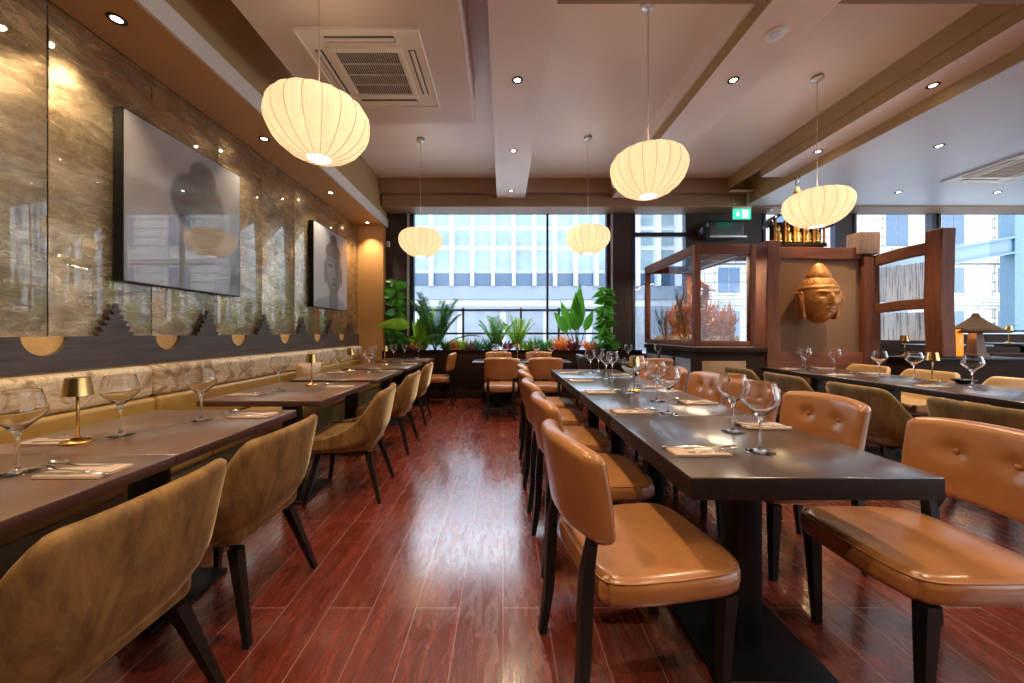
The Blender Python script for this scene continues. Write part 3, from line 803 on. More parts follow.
# ------------------------------------------------------------------ PENDANTS
M['ribcord'] = simple('tan seam cord', (.30,.17,.08), .7)
def pendant():
    t = thing('pendant_lamp', '', 'pendant lamp')
    prof = [(.075,.0),(.12,.010),(.18,.040),(.235,.085),(.275,.137),(.298,.190),(.306,.240),(.299,.290),(.272,.335),(.222,.368),(.15,.388),(.08,.394)]
    # refine
    pr = []
    for i in range(len(prof)-1):
        for k in range(2): t_ = k/2; pr.append((prof[i][0]*(1-t_)+prof[i+1][0]*t_, prof[i][1]*(1-t_)+prof[i+1][1]*t_))
    pr.append(prof[-1])
    def fn(r, z, a):
        rib = abs(math.sin(a*9)); pl_ = math.sin(a*72)
        return r*(1+.035*min(1, r/.25)*(rib-.6)) + .0022*pl_*min(1, r/.15)
    m = MB(); m.lathe(pr, 288, None, fn)
    m.f = m.f[:-2]; m.sm = m.sm[:-2]
    m.build('lamp_shade', 'shade', t)
    rb = MB()
    for k in range(18):
        a = k*PI/9
        rb.tube([((fn(r,z,a)+.001)*math.cos(a), (fn(r,z,a)+.001)*math.sin(a), z) for r, z in pr], .0018, 4)
    rb.build('shade_rib', 'ribcord', t)
    MB().lathe([(0,.002),(.07,.002),(.074,.006),(.07,.010),(0,.010)], 28).build('diffuser', 'diffglow', t)
    MB().lathe([(0,.17),(.022,.18),(.034,.205),(.030,.235),(.015,.26),(.013,.30),(0,.305)], 16).build('bulb', 'bulbglow', t)
    return t
pp = pendant()
pend = [(-1.19,2.33,2.325,3.505,'pleated cream pendant hanging closest to the camera near the raft air conditioner'),
        (1.23,3.05,2.355,ZC,'pleated cream pendant over the near half of the long dark table'),
        (-1.19,5.2,2.30,ZC,'pleated cream pendant over the far wall side tables before the main window'),
        (1.215,5.15,2.33,ZC,'pleated cream pendant over the far end of the long table'),
        (3.43,3.93,2.36,ZC,'pleated cream pendant over the right table near the timber posts')]
cans = []
for i, (x, y, zb, zc, lab) in enumerate(pend):
    o = place(pp, (x, y, zb), 0, lab, 'pleated silk pendants')
    cans.append((o, zc-zb))
    L = bpy.data.lights.new('pendant_light', 'POINT'); L.energy = 3.9; L.color = (1,.80,.56); L.shadow_soft_size = .06
    lo = bpy.data.objects.new('pendant_light', L); COL.objects.link(lo); lo.location = (x, y, zb+.27)
for o, h in cans:
    MB().tube([(0,0,.31),(0,0,h-.02)], .0035, 6).build('cable', 'cord', o)
    MB().lathe([(0,h-.045),(.012,h-.043),(.045,h-.035),(.055,h-.03),(.055,h-.001),(0,h-.001)], 24).build('canopy', 'plate', o)

# ------------------------------------------------------------------ ARMCHAIR
def armchair(name, mt, inner=None):
    t = thing(name, '', 'chair')
    NU, NV = 30, 9; vs = []; fs = []
    a, b_ = .285, .24
    path = []
    for i in range(NU+1):
        u = -1+2*i/NU; au = abs(u); sg = 1 if u >= 0 else -1
        if au < .6:
            th = au/.6*PI/2; e = .55
            x = sg*a*math.sin(th)**e if th > 0 else 0; y_ = -b_*math.cos(th)**e if th < PI/2-1e-6 else 0
        else:
            f = (au-.6)/.4; x = sg*(a-.012*f*f); y_ = .23*f
        path.append((x, y_, au))
    # resample by arclength for even quads
    segl = [0]
    for i in range(NU): segl.append(segl[-1]+math.hypot(path[i+1][0]-path[i][0], path[i+1][1]-path[i][1]))
    def at(sv):
        for i in range(NU):
            if segl[i+1] >= sv: break
        q_ = (sv-segl[i])/(segl[i+1]-segl[i]+1e-9)
        return [path[i][k]*(1-q_)+path[i+1][k]*q_ for k in range(2)]
    for i in range(NU+1):
        x, y_ = at(segl[-1]*i/NU)
        back = sm(.05, -.20, y_) if False else 1-sm(-.20, .02, y_)
        # top height: high at back, sloping down along the arms
        f = (y_+b_)/(b_+.23)          # 0 back .. 1 front
        g_ = max(0, f-.10)/.90; ztop = .79-.32*(1-math.exp(-4.2*g_))/(1-math.exp(-4.2))
        ztop -= .018*(1-min(1, abs(x)/a))**2*0
        for j in range(NV+1):
            v = j/NV; z = .355+(ztop-.355)*v
            k = (z-.355)/.435
            lean = -.075*k**1.1*back
            tuck = 1-.30*(1-min(1, v*2.4))**2.2
            flare = 1+.10*k*back
            vs.append((x*tuck*flare, y_*tuck+lean, z))
    for i in range(NU):
        for j in range(NV):
            q_ = i*(NV+1)+j; fs.append((q_, q_+1, q_+NV+2, q_+NV+1))
    o = MB().add(vs, fs).build('backrest', mt, t)
    sd = o.modifiers.new('thick', 'SOLIDIFY'); sd.thickness = .042; sd.offset = 1
    subsurf(o, 1)
    def fn(p):
        x, y_, z = p
        if z > .44: z += .018*(1-(x/.24)**2)*(1-(y_/.25)**2)
        k = 1-.14*sm(0, .25, -y_)
        return (x*k, y_, z)
    MB().rbox(-.232, .232, -.205, .262, .355, .465, .04, 3, 6, fn).build('seat', inner or mt, t)
    MB().rbox(-.17, .17, -.155, .19, .338, .356, .008, 1).build('seat_frame', 'black', t)
    for sx in (-1, 1):
        for sy in (-1, 1):
            x0_, y0_ = sx*.17, (-.165 if sy < 0 else .175); x1_, y1_ = sx*.235, (-.262 if sy < 0 else .245)
            m = MB(); w0, w1 = .021, .0115
            vv = []
            for (xx, yy, zz, w) in ((x1_, y1_, 0, w1), (x0_, y0_, .34, w0)):
                vv += [(xx-w,yy-w,zz),(xx+w,yy-w,zz),(xx+w,yy+w,zz),(xx-w,yy+w,zz)]
            m.add(vv, [(3,2,1,0),(4,5,6,7),(0,1,5,4),(1,2,6,5),(2,3,7,6),(3,0,4,7)], None, False)
            m.build('leg', 'legwood', t)
    return t
ac1 = armchair('velvet_armchair', 'velvet')
L_ = 'mustard velvet armchair '
G = 'velvet armchairs along the wall side tables'
place(ac1, (-1.205, .975, 0), PI/2, L_+'closest to the camera, its back filling the lower corner', G)
place(ac1, (-1.235, 1.62, 0), PI/2-.02, L_+'second from the camera, tucked to the near wall side table', G)
place(ac1, (-1.155, 2.75, 0), PI/2+.10, L_+'third from the camera, pulled out so its pale seat shows', G)
place(ac1, (-1.20, 3.78, 0), PI/2+.02, L_+'fourth from the camera on the wall side of the aisle', G)
place(ac1, (-1.27, 4.88, 0), PI/2+.05, L_+'farthest along the wall side, nearest the window', G)
ac2 = armchair('velvet_armchair', 'velvet_olive')
G = 'olive velvet armchairs along the right table'
place(ac2, (3.05, 2.12, 0), -PI/2, 'olive gold velvet armchair behind the nearest buttoned leather chair', G)
place(ac2, (3.05, 2.85, 0), -PI/2, 'olive velvet armchair with mottled back, middle one at the right table', G)
place(ac2, (3.05, 3.60, 0), -PI/2, 'olive velvet armchair at the right table, nearer the glass case', G)
place(ac2, (3.05, 4.28, 0), -PI/2, 'olive velvet armchair farthest along the right table, beside the cabinet', G)
ac3 = armchair('leather_armchair', 'leather_beige')
G = 'beige armchairs on the far side of the right table'
place(ac3, (4.40, 4.58, 0), PI/2, 'beige leather armchair below the carved face', G)
place(ac3, (4.40, 3.92, 0), PI/2, 'beige leather armchair behind the small brass lamp of the right table', G)
place(ac3, (4.40, 3.20, 0), PI/2, 'beige leather armchair at the frame edge across the right table', G)

# ------------------------------------------------------------------ LEATHER CHAIR
def leather_chair(name, mt, buttons=True):
    t = thing(name, '', 'chair')
    def sfn(p):
        x, y_, z = p
        if z > .42: z += .016*(1-(x/.25)**2)*(1-(y_/.27)**2)
        w = 1-.05*sm(0, .25, -y_)
        u, v = abs(x)/.245, abs(y_ - .0095)/.2525; mxx = max(u, v, 1e-6); n_ = 6.5
        k = mxx/((u**n_+v**n_)**(1/n_)+1e-9)
        return (x*w*k, (y_-.0095)*k + .0095 + .014*(1-(x/.25)**2)*sm(.1,.25,y_), z)
    MB().rbox(-.245, .245, -.243, .262, .373, .465, .036, 4, 8, sfn).build('seat', mt, t)
    pts = []
    for k in range(41):
        a = 2*PI*k/40; x = .236*max(-1, min(1, 1.25*math.cos(a))); y_ = .245*max(-1, min(1, 1.25*math.sin(a)))
    # piping around the seat's upper edge
    pm = MB(); loop = []
    for k in range(64):
        a = 2*PI*k/64; c_, s_ = math.cos(a), math.sin(a); x = .237*math.copysign(abs(c_)**(2/6.5), c_); y_ = .0095+.2445*math.copysign(abs(s_)**(2/6.5), s_)
        loop.append((x*(1-.05*sm(0,.25,-y_)), y_+.014*(1-(x/.25)**2)*sm(.1,.25,y_), .4545))
    loop.append(loop[0]); pm.tube(loop, .003, 6, False); pm.build('piping', mt, t)
    bw, z0, z1, th = .228, .565, .865, .035
    curve = .055
    def bfn(p):
        x, y_, z = p
        k = (z-z0)/(z1-z0)
        y2 = y_ + curve*(x/bw)**2 - .262 - .045*k
        # wings: slightly lower top corners
        z2 = z - .022*(abs(x)/bw)**3*k - .006*k*0
        if buttons and y_ > 0:
            for bx_ in (-.085, .085):
                d2 = (x-bx_)**2+(z-.745)**2; y2 -= .020*math.exp(-d2/.0011)
            y2 += .006*(1-(2*k-1)**2)
        w = 1+.04*k
        return (x*w, y2, z2)
    bk = MB().rbox(-bw, bw, -th, th, z0, z1, .032, 4, 22, bfn).build('backrest', mt, t)
    if buttons:
        for bx_ in (-.085, .085):
            k = (.745-z0)/(z1-z0); yb = th + curve*(bx_/bw)**2 - .262 - .045*k - .010
            MB().lathe([(0,-.004),(.009,-.003),(.0115,.002),(.008,.006),(0,.0075)], 14, Matrix.Translation((bx_, yb, .745)) @ Matrix.Rotation(-PI/2, 4, 'X')).build('button', mt, bk)
    for sx in (-1, 1):
        m = MB(); vv = []
        for (xx, yy, zz, w, d) in ((sx*.19, .192, 0, .013, .013), (sx*.205, .200, .374, .022, .022)):
            vv += [(xx-w,yy-d,zz),(xx+w,yy-d,zz),(xx+w,yy+d,zz),(xx-w,yy+d,zz)]
        m.add(vv, [(3,2,1,0),(4,5,6,7),(0,1,5,4),(1,2,6,5),(2,3,7,6),(3,0,4,7)], None, False); m.build('leg', 'black', t)
        m = MB(); vv = []; st_ = [(0, -.300, .014, .014), (.18, -.275, .017, .018), (.36, -.268, .018, .020), (.47, -.262, .018, .018), (.60, -.240, .015, .012)]
        for zz, yy, w, d in st_:
            xx = sx*(.175 if zz > .3 else .175+.01*(1-zz/.3))
            vv += [(xx-w,yy-d,zz),(xx+w,yy-d,zz),(xx+w,yy+d,zz),(xx-w,yy+d,zz)]
        ff_ = [(3,2,1,0)]
        for k in range(len(st_)-1):
            o_ = 4*k; ff_ += [(o_,o_+1,o_+5,o_+4),(o_+1,o_+2,o_+6,o_+5),(o_+2,o_+3,o_+7,o_+6),(o_+3,o_,o_+4,o_+7)]
        ff_.append((4*len(st_)-4, 4*len(st_)-3, 4*len(st_)-2, 4*len(st_)-1))
        m.add(vv, ff_, None, False); m.build('leg', 'black', t)
    MB().rbox(-.15,.15,-.17,.16,.35,.374,.004,1).build('seat_frame', 'black', t)
    return t
lc = leather_chair('leather_dining_chair', 'leather')
G1 = 'tan leather chairs on the aisle side of the long table'
labs = ['tan leather chair nearest the camera on the aisle side of the long table','second tan leather chair on the aisle side of the long table','third tan leather chair on the aisle side of the long table','fourth tan leather chair on the aisle side of the long table','tan leather chair on the aisle side at the far end of the long table']
for k, (x, y, r) in enumerate(((.485,1.32,.17),(.49,1.98,.05),(.47,2.62,.03),(.47,3.28,.03),(.49,3.92,.0))):
    place(lc, (x, y, 0), -PI/2+r, labs[k], G1)
G2 = 'buttoned tan leather chairs on the inner side of the long table'
labs = ['buttoned tan leather chair nearest the camera, its wide seat filling the lower right corner','second buttoned tan leather chair beyond the nearest one, turned slightly','buttoned tan leather chair seen through the nearest wine glasses','fourth buttoned tan leather chair on the inner side, one button showing','buttoned tan leather chair at the far end of the inner side','farthest buttoned tan leather chair beside the cabinet']
for k, (x, y, r) in enumerate(((1.50,1.31,0),(1.50,1.96,.06),(1.49,2.52,0),(1.47,3.05,0),(1.46,3.62,0),(1.46,4.2,0))):
    place(lc, (x, y, 0), PI/2+r, labs[k], G2)
place(lc, (-.03, 5.20, 0), 0, 'tan leather chair with its back to the aisle, left one at the back table')
place(lc, (.59, 5.20, 0), 0, 'tan leather chair with its back to the aisle, right one at the back table')
place(lc, (-.08, 6.235, 0), PI, 'tan leather chair against the planter on the left behind the back table')
place(lc, (.64, 6.235, 0), PI, 'tan leather chair against the planter on the right behind the back table')
place(lc, (-1.13, 6.14, 0), PI/2, 'tan leather chair alone by the planter at the last wall side table')
place(lc, (2.05, 5.08, 0), 0, 'tan leather chair in front of the small table by the glass case')
lb = leather_chair('leather_dining_chair', 'leather_black', False)
place(lb, (1.50, 5.72, 0), -PI/2, 'black leather chair at the small table by the glass case')

# ------------------------------------------------------------------ TABLES
def table(name, lab, x0, x1, y0, y1, th, topm, col, group=None, pc=None, plate=.21, H=.75, cw=.05):
    t = thing(name, lab, 'table', ((x0+x1)/2, (y0+y1)/2, 0), 0, group)
    hx, hy = (x1-x0)/2-.001, (y1-y0)/2-.001
    MB().rbox(-hx, hx, -hy, hy, H-th+.004, H, .003, 1).build('tabletop', topm, t)
    MB().rbox(-hx-.0006, hx+.0006, -hy-.0006, hy+.0006, H-th, H-.0035, .002, 1).build('edge_band', col, t)
    px_, py_ = pc if pc else (0, 0); 
    MB().rbox(px_-cw, px_+cw, py_-cw, py_+cw, .02, H-th, .004, 1).build('pedestal', 'iron', t)
    MB().rbox(px_-plate, px_+plate, py_-plate, py_+plate, 0, .022, .006, 1).build('base_plate', 'iron', t)
    MB().rbox(px_-.17, px_+.17, py_-.17, py_+.17, H-th-.02, H-th-.0005, .003, 1).build('top_plate', 'iron', t)
    return t
G = 'square dark tables pushed together as the long table'
ys = [(1.128,1.970,1.42),(1.972,2.77,2.25),(2.772,3.60,3.0),(3.602,4.45,3.75)]
labs = ['near end section of the long dark table, its black edge facing the camera','second section of the long dark table from the camera','third section of the long dark table with a brass lamp','far end section of the long dark table']
for (a, b_, pc), lab in zip(ys, labs):
    table('dining_table', lab, .590, 1.388, a, b_, .072, 'top_dark', 'edge_dark', G, (-.05, pc-(a+b_)/2), .205)
G = 'brown tables along the banquette'
for (a, b_, pc, lab) in ((.53,1.338,.975,'walnut brown table nearest the camera at the banquette, with the brass lamp'),(1.342,2.12,1.62,'walnut brown table joined to the nearest one at the banquette'),
        (2.40,3.29,2.72,'walnut brown table on its own, next after the joined pair at the banquette'),(3.46,4.38,3.78,'third row brown table at the banquette by the tan cushion'),
        (4.57,5.45,4.88,'fourth row brown table at the banquette'),(5.72,6.42,6.05,'last brown table at the banquette by the ochre pier')):
    table('dining_table', lab, -2.045, -1.215, a, b_, .04, 'top_brown', 'edge', G, (.04, pc-(a+b_)/2), .20)
for (a, b_, lab) in ((-.48,.285,'left half of the back table before the planter'),(.29,1.06,'right half of the back table before the planter')):
    table('dining_table', lab, a, b_, 5.52, 6.12, .035, 'top_dark', 'edge_dark', 'two joined tables before the planter', (0,-.02), .195)
table('dining_table', 'small dark table between the long table and the window by the glass case', 1.80, 2.5, 5.4, 6.1, .035, 'top_dark', 'edge_dark', None, (0,0), .21)
yy = 1.5; G = 'dark tables pushed together on the right'
labs = ['right hand table section running out of the frame','right hand table section with the large glass and lamp','right hand table section holding two place settings','far section of the right hand table, under the carved face']
for k in range(4):
    table('dining_table', labs[k], 3.40, 4.20, yy, yy+.81, .05, 'top_dark', 'edge_dark', G); yy += .8125
# yy now ~4.75

# ------------------------------------------------------------------ GLASSES
def glass_proto():
    out = [(.0,.001),(.044,.001),(.0485,.0012),(.049,.0018),(.0485,.0025),(.046,.0032),(.025,.007),(.010,.012),(.0052,.022),(.0042,.05),(.0042,.105),(.006,.122),(.014,.137),(.032,.157),(.052,.176),(.0635,.192),(.0645,.200),(.062,.215),(.055,.242),(.0497,.2652),(.0495,.266)]
    inn = [(.0480,.266),(.0480,.2652),(.0535,.241),(.0603,.215),(.0628,.200),(.0617,.193),(.050,.178),(.030,.160),(.012,.143),(.0,.139)]
    m = MB(); m.lathe(out+inn, 40)
    o = m.build('wine_glass', 'glass'); tag(o, '', 'glass'); return o
gp = glass_proto()
glasses = [
 (.979,1.37,'long','balloon wine glass nearest the camera on the long dark table'),
 (1.05,1.645,'long','balloon wine glass just behind the nearest one on the long table'),
 (.924,2.017,'long','third balloon glass from the camera on the long table, at the first table joint'),
 (1.016,2.38,'long','balloon glass between the table joint and the brass lamp of the long table'),
 (.95,2.68,'long','balloon glass close in front of the brass lamp on the long table'),
 (1.10,2.94,'long','balloon glass close behind the brass lamp on the long table'),
 (1.01,3.52,'long','balloon glass, front of the far cluster of four on the long table, aisle side'),
 (1.10,3.62,'long','balloon glass, front of the far cluster of four on the long table, inner side'),
 (.975,4.02,'long','balloon glass at the far end of the long table, aisle side'),
 (1.12,4.22,'long','balloon glass at the far end of the long table, inner side'),
 (-1.57,1.165,'wall','large balloon glass nearest the camera at the banquette table edge of the photo'),
 (-1.685,1.585,'wall','balloon glass right beside the brass lamp on the near banquette table'),
 (-1.56,1.862,'wall','balloon glass at the far edge of the joined banquette pair'),
 (-1.74,2.80,'wall','balloon glass alone with a lamp on the second row banquette table'),
 (-1.77,3.86,'wall','balloon glass near the tan cushion on the third row banquette table'),
 (-1.52,4.10,'wall','balloon glass at the aisle end of the third row banquette table'),
 (-1.87,5.20,'wall','balloon glass at the wall end of the fourth row banquette table'),
 (-1.78,5.86,'wall','balloon glass left of the pair on the last banquette table'),
 (-1.72,6.30,'wall','balloon glass at the back of the last banquette table'),
 (-1.47,6.28,'wall','balloon glass at the aisle side of the last banquette table'),
 (-.13,5.88,'back','leftmost balloon glass on the back table'),(.04,5.92,'back','balloon glass left of the lamp on the back table'),
 (.55,5.9,'back','balloon glass right of the lamp on the back table'),(.79,5.88,'back','rightmost balloon glass on the back table'),
 (2.0,5.75,'small','balloon glass on the aisle side of the small table by the case'),(2.42,5.62,'small','balloon glass on the case side of the small table'),
 (3.88,4.66,'right','balloon glass at the far end of the right table, below the timber post'),(3.68,4.38,'right','balloon glass beside the farthest one on the right table'),
 (3.85,4.18,'right','balloon glass under the carved face on the right table'),(3.89,3.72,'right','balloon glass in the middle of the right table'),
 (4.02,3.52,'right','balloon glass close to the brass lamp on the right table'),(3.86,2.96,'right','large balloon glass in front of the pointed hat lamp')]
gn = {'long':'wine glasses on the long table','wall':'wine glasses on the banquette tables','back':'wine glasses on the back table','small':'wine glasses on the small table','right':'wine glasses on the right table'}
for x, y, g, lab in glasses: place(gp, (x, y, .7503), R(0,6), lab, gn[g])

# ------------------------------------------------------------------ TABLE LAMPS
def tlamp():
    t = thing('table_lamp', '', 'lamp')
    MB().lathe([(0,0),(.05,0),(.053,.004),(.05,.009),(.02,.018),(.008,.026),(0,.026)], 28).build('base', 'brass', t)
    MB().lathe([(.0,.026),(.0055,.026),(.0055,.24),(0,.24)], 12).build('pole', 'brass', t)
    MB().lathe([(0,.2685),(.036,.2685),(.036,.2675),(.047,.195),(.045,.195),(.0345,.266),(.0,.266)], 48, smooth=False).build('lamp_shade', 'brass', t)
    MB().lathe([(0,.225),(.03,.226),(.03,.235),(0,.235)], 16).build('diffuser', 'signwhite', t)
    return t
tl = tlamp()
for x, y, lab in ((-1.76,1.49,'brass table lamp nearest the camera on the near banquette table'),(1.02,2.80,'brass table lamp on the long dark table'),
    (-1.66,3.12,'brass table lamp on the second row banquette table'),(-1.80,4.25,'brass table lamp on the third row banquette table'),(-1.66,5.05,'brass table lamp on the fourth row banquette table'),
    (.24,5.95,'brass table lamp in the middle of the back table'),(4.03,3.38,'brass table lamp on the right table')):
    place(tl, (x, y, .7503), 0, lab, 'small brass table lamps')

# ------------------------------------------------------------------ NAPKINS + CUTLERY
def zbend(m, f):
    m.v = [(x, y_, z+f(y_)) for x, y_, z in m.v]; return m
def strip(pts, h):
    """closed outline from half-width profile [(y,w)]"""
    L = [(-w, y_) for y_, w in pts]; Rr = [(w, y_) for y_, w in reversed(pts)]
    m = MB(); n_ = len(pts)
    vs = []; 
    for y_, w in pts: vs += [(-w,y_,0),(w,y_,0),(w*.8,y_,h),(-w*.8,y_,h)]
    fs = [(0,1,2,3)]
    for i in range(n_-1):
        a = 4*i; fs += [(a,a+4,a+5,a+1),(a+1,a+5,a+6,a+2),(a+2,a+6,a+7,a+3),(a+3,a+7,a+4,a)]
    fs.append((4*n_-1, 4*n_-2, 4*n_-3, 4*n_-4)); m.add(vs, fs); return m
def fork_mesh():
    m = strip([(-.10,.004),(-.098,.008),(-.06,.0062),(-.0,.0035),(.035,.0032),(.045,.006),(.055,.012),(.068,.0125)], .0022)
    for k in range(4):
        x = -.0105+.007*k; m.box(x-.0017, x+.0017, .066, .105, .0003, .0020)
    return zbend(m, lambda y_: .009*math.exp(-((y_-.045)/.03)**2)*0 + (.012*sm(.03,.10,y_)) )
def spoon_mesh():
    m = strip([(-.10,.004),(-.098,.008),(-.06,.0062),(.0,.0035),(.04,.0034)], .0022)
    vs = []; fs = []; n1, n2 = 12, 4
    for j in range(n2+1):
        r = j/n2
        for k in range(n1):
            a = 2*PI*k/n1; vs.append((.0185*r*math.cos(a), .066+.031*r*math.sin(a), .0035-.007*(1-r*r)+.004))
    for j in range(n2):
        for k in range(n1): fs.append((j*n1+k, j*n1+(k+1) % n1, (j+1)*n1+(k+1) % n1, (j+1)*n1+k))
    m.add(vs, fs)
    o_ = [(x, y_, z-.0012) for x, y_, z in vs]; m.add(o_, [tuple(reversed(f)) for f in fs])
    return zbend(m, lambda y_: .010*sm(.02,.05,y_))
def knife_mesh():
    return strip([(-.11,.004),(-.107,.0085),(-.03,.0062),(.0,.0055),(.01,.0095),(.06,.010),(.095,.007),(.112,.0012)], .0028)
def nap_mesh():
    m = MB(); 
    m.rbox(-.055,.055,-.105,.105,0,.0045,.002,2); m.rbox(-.053,.055,-.103,.104,.0046,.009,.002,2); return m
napp = tag(nap_mesh().build('napkin', 'napkin'), '', 'napkin')
fkp = tag(fork_mesh().build('fork', 'chrome'), '', 'fork')
snp = tag(spoon_mesh().build('spoon', 'chrome'), '', 'spoon')
knp = tag(knife_mesh().build('knife', 'chrome'), '', 'knife')
# (x, y, facing, place phrase)  -> handles toward the diner; facing = rotation so local +Y points away from diner
S = []
for k, (y, ph) in enumerate(((1.37,'nearest place on the aisle side of the long table'),(2.06,'second place on the aisle side of the long table'),(2.72,'third place on the aisle side of the long table'),(3.36,'fourth place on the aisle side of the long table'),(4.02,'last place on the aisle side of the long table'))):
    S.append((.735, y, -PI/2, ph, 'long'))
for k, (y, ph) in enumerate(((1.74,'nearest place on the inner side of the long table'),(2.32,'second place on the inner side of the long table'),(2.98,'third place on the inner side of the long table'),(3.85,'last place on the inner side of the long table'))):
    S.append((1.25, y, PI/2, ph, 'long'))
S += [(-1.36,1.17,PI/2,'aisle side place nearest the camera at the banquette tables','wall'),(-1.86,1.50,-PI/2,'wall side place behind the near brass lamp','wall'),(-1.36,1.96,PI/2,'aisle side place ending the joined banquette pair','wall'),
      (-1.86,2.62,-PI/2,'wall side place of the second row banquette table','wall'),(-1.36,3.00,PI/2,'aisle side place of the second row banquette table','wall'),
      (-1.86,4.05,-PI/2,'wall side place of the third row banquette table','wall'),(-1.36,4.22,PI/2,'aisle side place of the third row banquette table','wall'),(-1.36,5.25,PI/2,'aisle side place of the fourth row banquette table','wall'),(-1.36,6.1,PI/2,'aisle side place of the last banquette table','wall'),
      (3.55,4.45,-PI/2,'far armchair side place of the right table','right'),(4.05,4.55,PI/2,'far place across the right table','right'),(3.56,3.82,-PI/2,'armchair side place in the middle of the right table','right'),(4.04,3.95,PI/2,'middle place across the right table','right'),(3.58,3.02,-PI/2,'place before the large glass on the right table','right'),
      (-.02,5.68,0,'left place of the back table','back'),(.60,5.68,0,'right place of the back table','back')]
gnn = {'long':'on the long table','wall':'on the banquette tables','right':'on the right table','back':'on the back table'}
for (x, y, a, ph, g) in S:
    w = R(-.05,.05); zt_ = .7503
    side = 1 if (x > .9 or x < -1.1 and a > 0) else 1
    place(napp, (x, y, zt_), a+w, 'folded peach napkin at the '+ph, 'napkins '+gnn[g])
    Rm = Matrix.Rotation(a+w, 4, 'Z')
    for pr_, dx, dy, rr, dz, nm in ((knp, -.036, -.005, .03, .0094, 'table knife'), (fkp, -.008, .052, -.10, .0094, 'dinner fork'), (snp, .030, .050, .06, .0094, 'dessert spoon')):
        v_ = Rm @ Vector((dx, dy, 0))
        place(pr_, (x+v_.x, y+v_.y, zt_+dz), a+w+rr, nm+' at the '+ph, nm.split()[-1]+'s '+gnn[g])

# ------------------------------------------------------------------ GLASS CASE
CX, CY0, CY1, CXR = 2.587, 4.85, 6.58, 3.33
gc = thing('display_case', 'timber framed glass display case on an espresso cabinet', 'display case', (0,0,0))
zb0, zb1 = 1.02, 2.40
for (x, y) in ((CX, CY0), (CX, CY1-.08), (CXR, CY1-.08), (CXR, CY0)):
    MB().rbox(x, x+.08, y, y+.08, zb0, zb1, .005, 1).build('post', 'timber', gc)
MB().rbox(CX+.081, CXR-.001, CY0, CY0+.09, zb1-.13, zb1, .005, 1).build('rail', 'timber_x', gc)
MB().rbox(CX+.081, CXR-.001, CY0, CY0+.09, zb0, zb0+.07, .005, 1).build('rail', 'timber_x', gc)
MB().rbox(CX, CX+.08, CY0+.081, CY1-.081, zb1-.13, zb1, .005, 1).build('rail', 'timber_y', gc)
MB().rbox(CX, CX+.08, CY0+.081, CY1-.081, zb0, zb0+.07, .005, 1).build('rail', 'timber_y', gc)
MB().rbox(CX+.081, CXR-.001, CY1-.08, CY1, zb1-.13, zb1, .005, 1).rbox(CXR, CXR+.08, CY0+.081, CY1-.081, zb1-.13, zb1, .005, 1).build('rail', 'timber_x', gc)
MB().box(CX+.02, CX+.026, CY0+.08, CY1-.08, zb0+.07, zb1-.13).build('glass_side', 'pane', gc)
MB().box(CX+.08, CXR, CY0+.03, CY0+.036, zb0+.07, zb1-.13).build('glass_front', 'pane', gc)
MB().box(CX+.02, CXR+.06, CY0+.02, CY1-.02, zb0-.02, zb0+.003).build('display_floor', 'shell', gc)
cb = MB().rbox(CX+.02, CXR+.22, CY0+.02, CY1-.02, 0, .93, .004, 1).build('cabinet_body', 'cabinet', gc)
MB().rbox(CX-.01, CXR+.235, CY0-.01, CY1, .93, .995, .006, 1).build('countertop', 'cabinet', gc)
MB().rbox(CX+.10, CXR-.05, CY0+.008, CY0+.019, .12, .82, .003, 1).build('cabinet_panel', 'cabpanel', gc)
for k in range(3):
    MB().rbox(CX+.008, CX+.019, CY0+.14+k*.53, CY0+.58+k*.53, .14, .84, .003, 1).build('cabinet_panel', 'greyband', gc)
# carvings
def carving(nm, lab, x, y, h, w, n, mat, seed):
    rr = random.Random(seed); m = MB()
    def br(p, d, L, r, dep):
        pts = [Vector(p)]; cur = Vector(d).normalized()
        for i in range(4):
            cur = (cur + Vector((rr.uniform(-.35,.35), rr.uniform(-.35,.35), rr.uniform(-.05,.3)))).normalized(); pts.append(pts[-1]+cur*L/4)
        m.tube(pts, [r, r*.9, r*.8, r*.65, r*.3], 5)
        if dep > 0:
            for i in (1,2,3,4,3,2):
                dd_ = (cur + Vector((rr.uniform(-1,1), rr.uniform(-1,1), rr.uniform(-.2,.9)))).normalized(); br(pts[i], dd_, L*.5, r*.55, dep-1)
    for i in range(n):
        br((rr.uniform(-w/3,w/3), rr.uniform(-w/3,w/3), 0), (rr.uniform(-.4,.4), rr.uniform(-.4,.4), 1), h*rr.uniform(.5,.85), .024, 2)
    m.clamp(CX+.10-x, CXR-.02-x, CY0+.11-y, CY1-.1-y, 0, 1.2)
    o = m.build(nm, mat); o.location = (x, y, zb0+.004); tag(o, lab, 'sculpture'); return o
carving('coral_carving', 'spiky coral carving at the window end of the glass case', 2.86, 5.98, .62, .5, 9, 'carve', 1)
carving('coral_carving', 'bushy coral carving in the middle of the glass case', 2.88, 5.48, .75, .5, 9, 'carve', 2)
carving('coral_carving', 'low tangled coral carving behind the front glass on the right', 3.2, 5.08, .50, .25, 7, 'carve', 3)
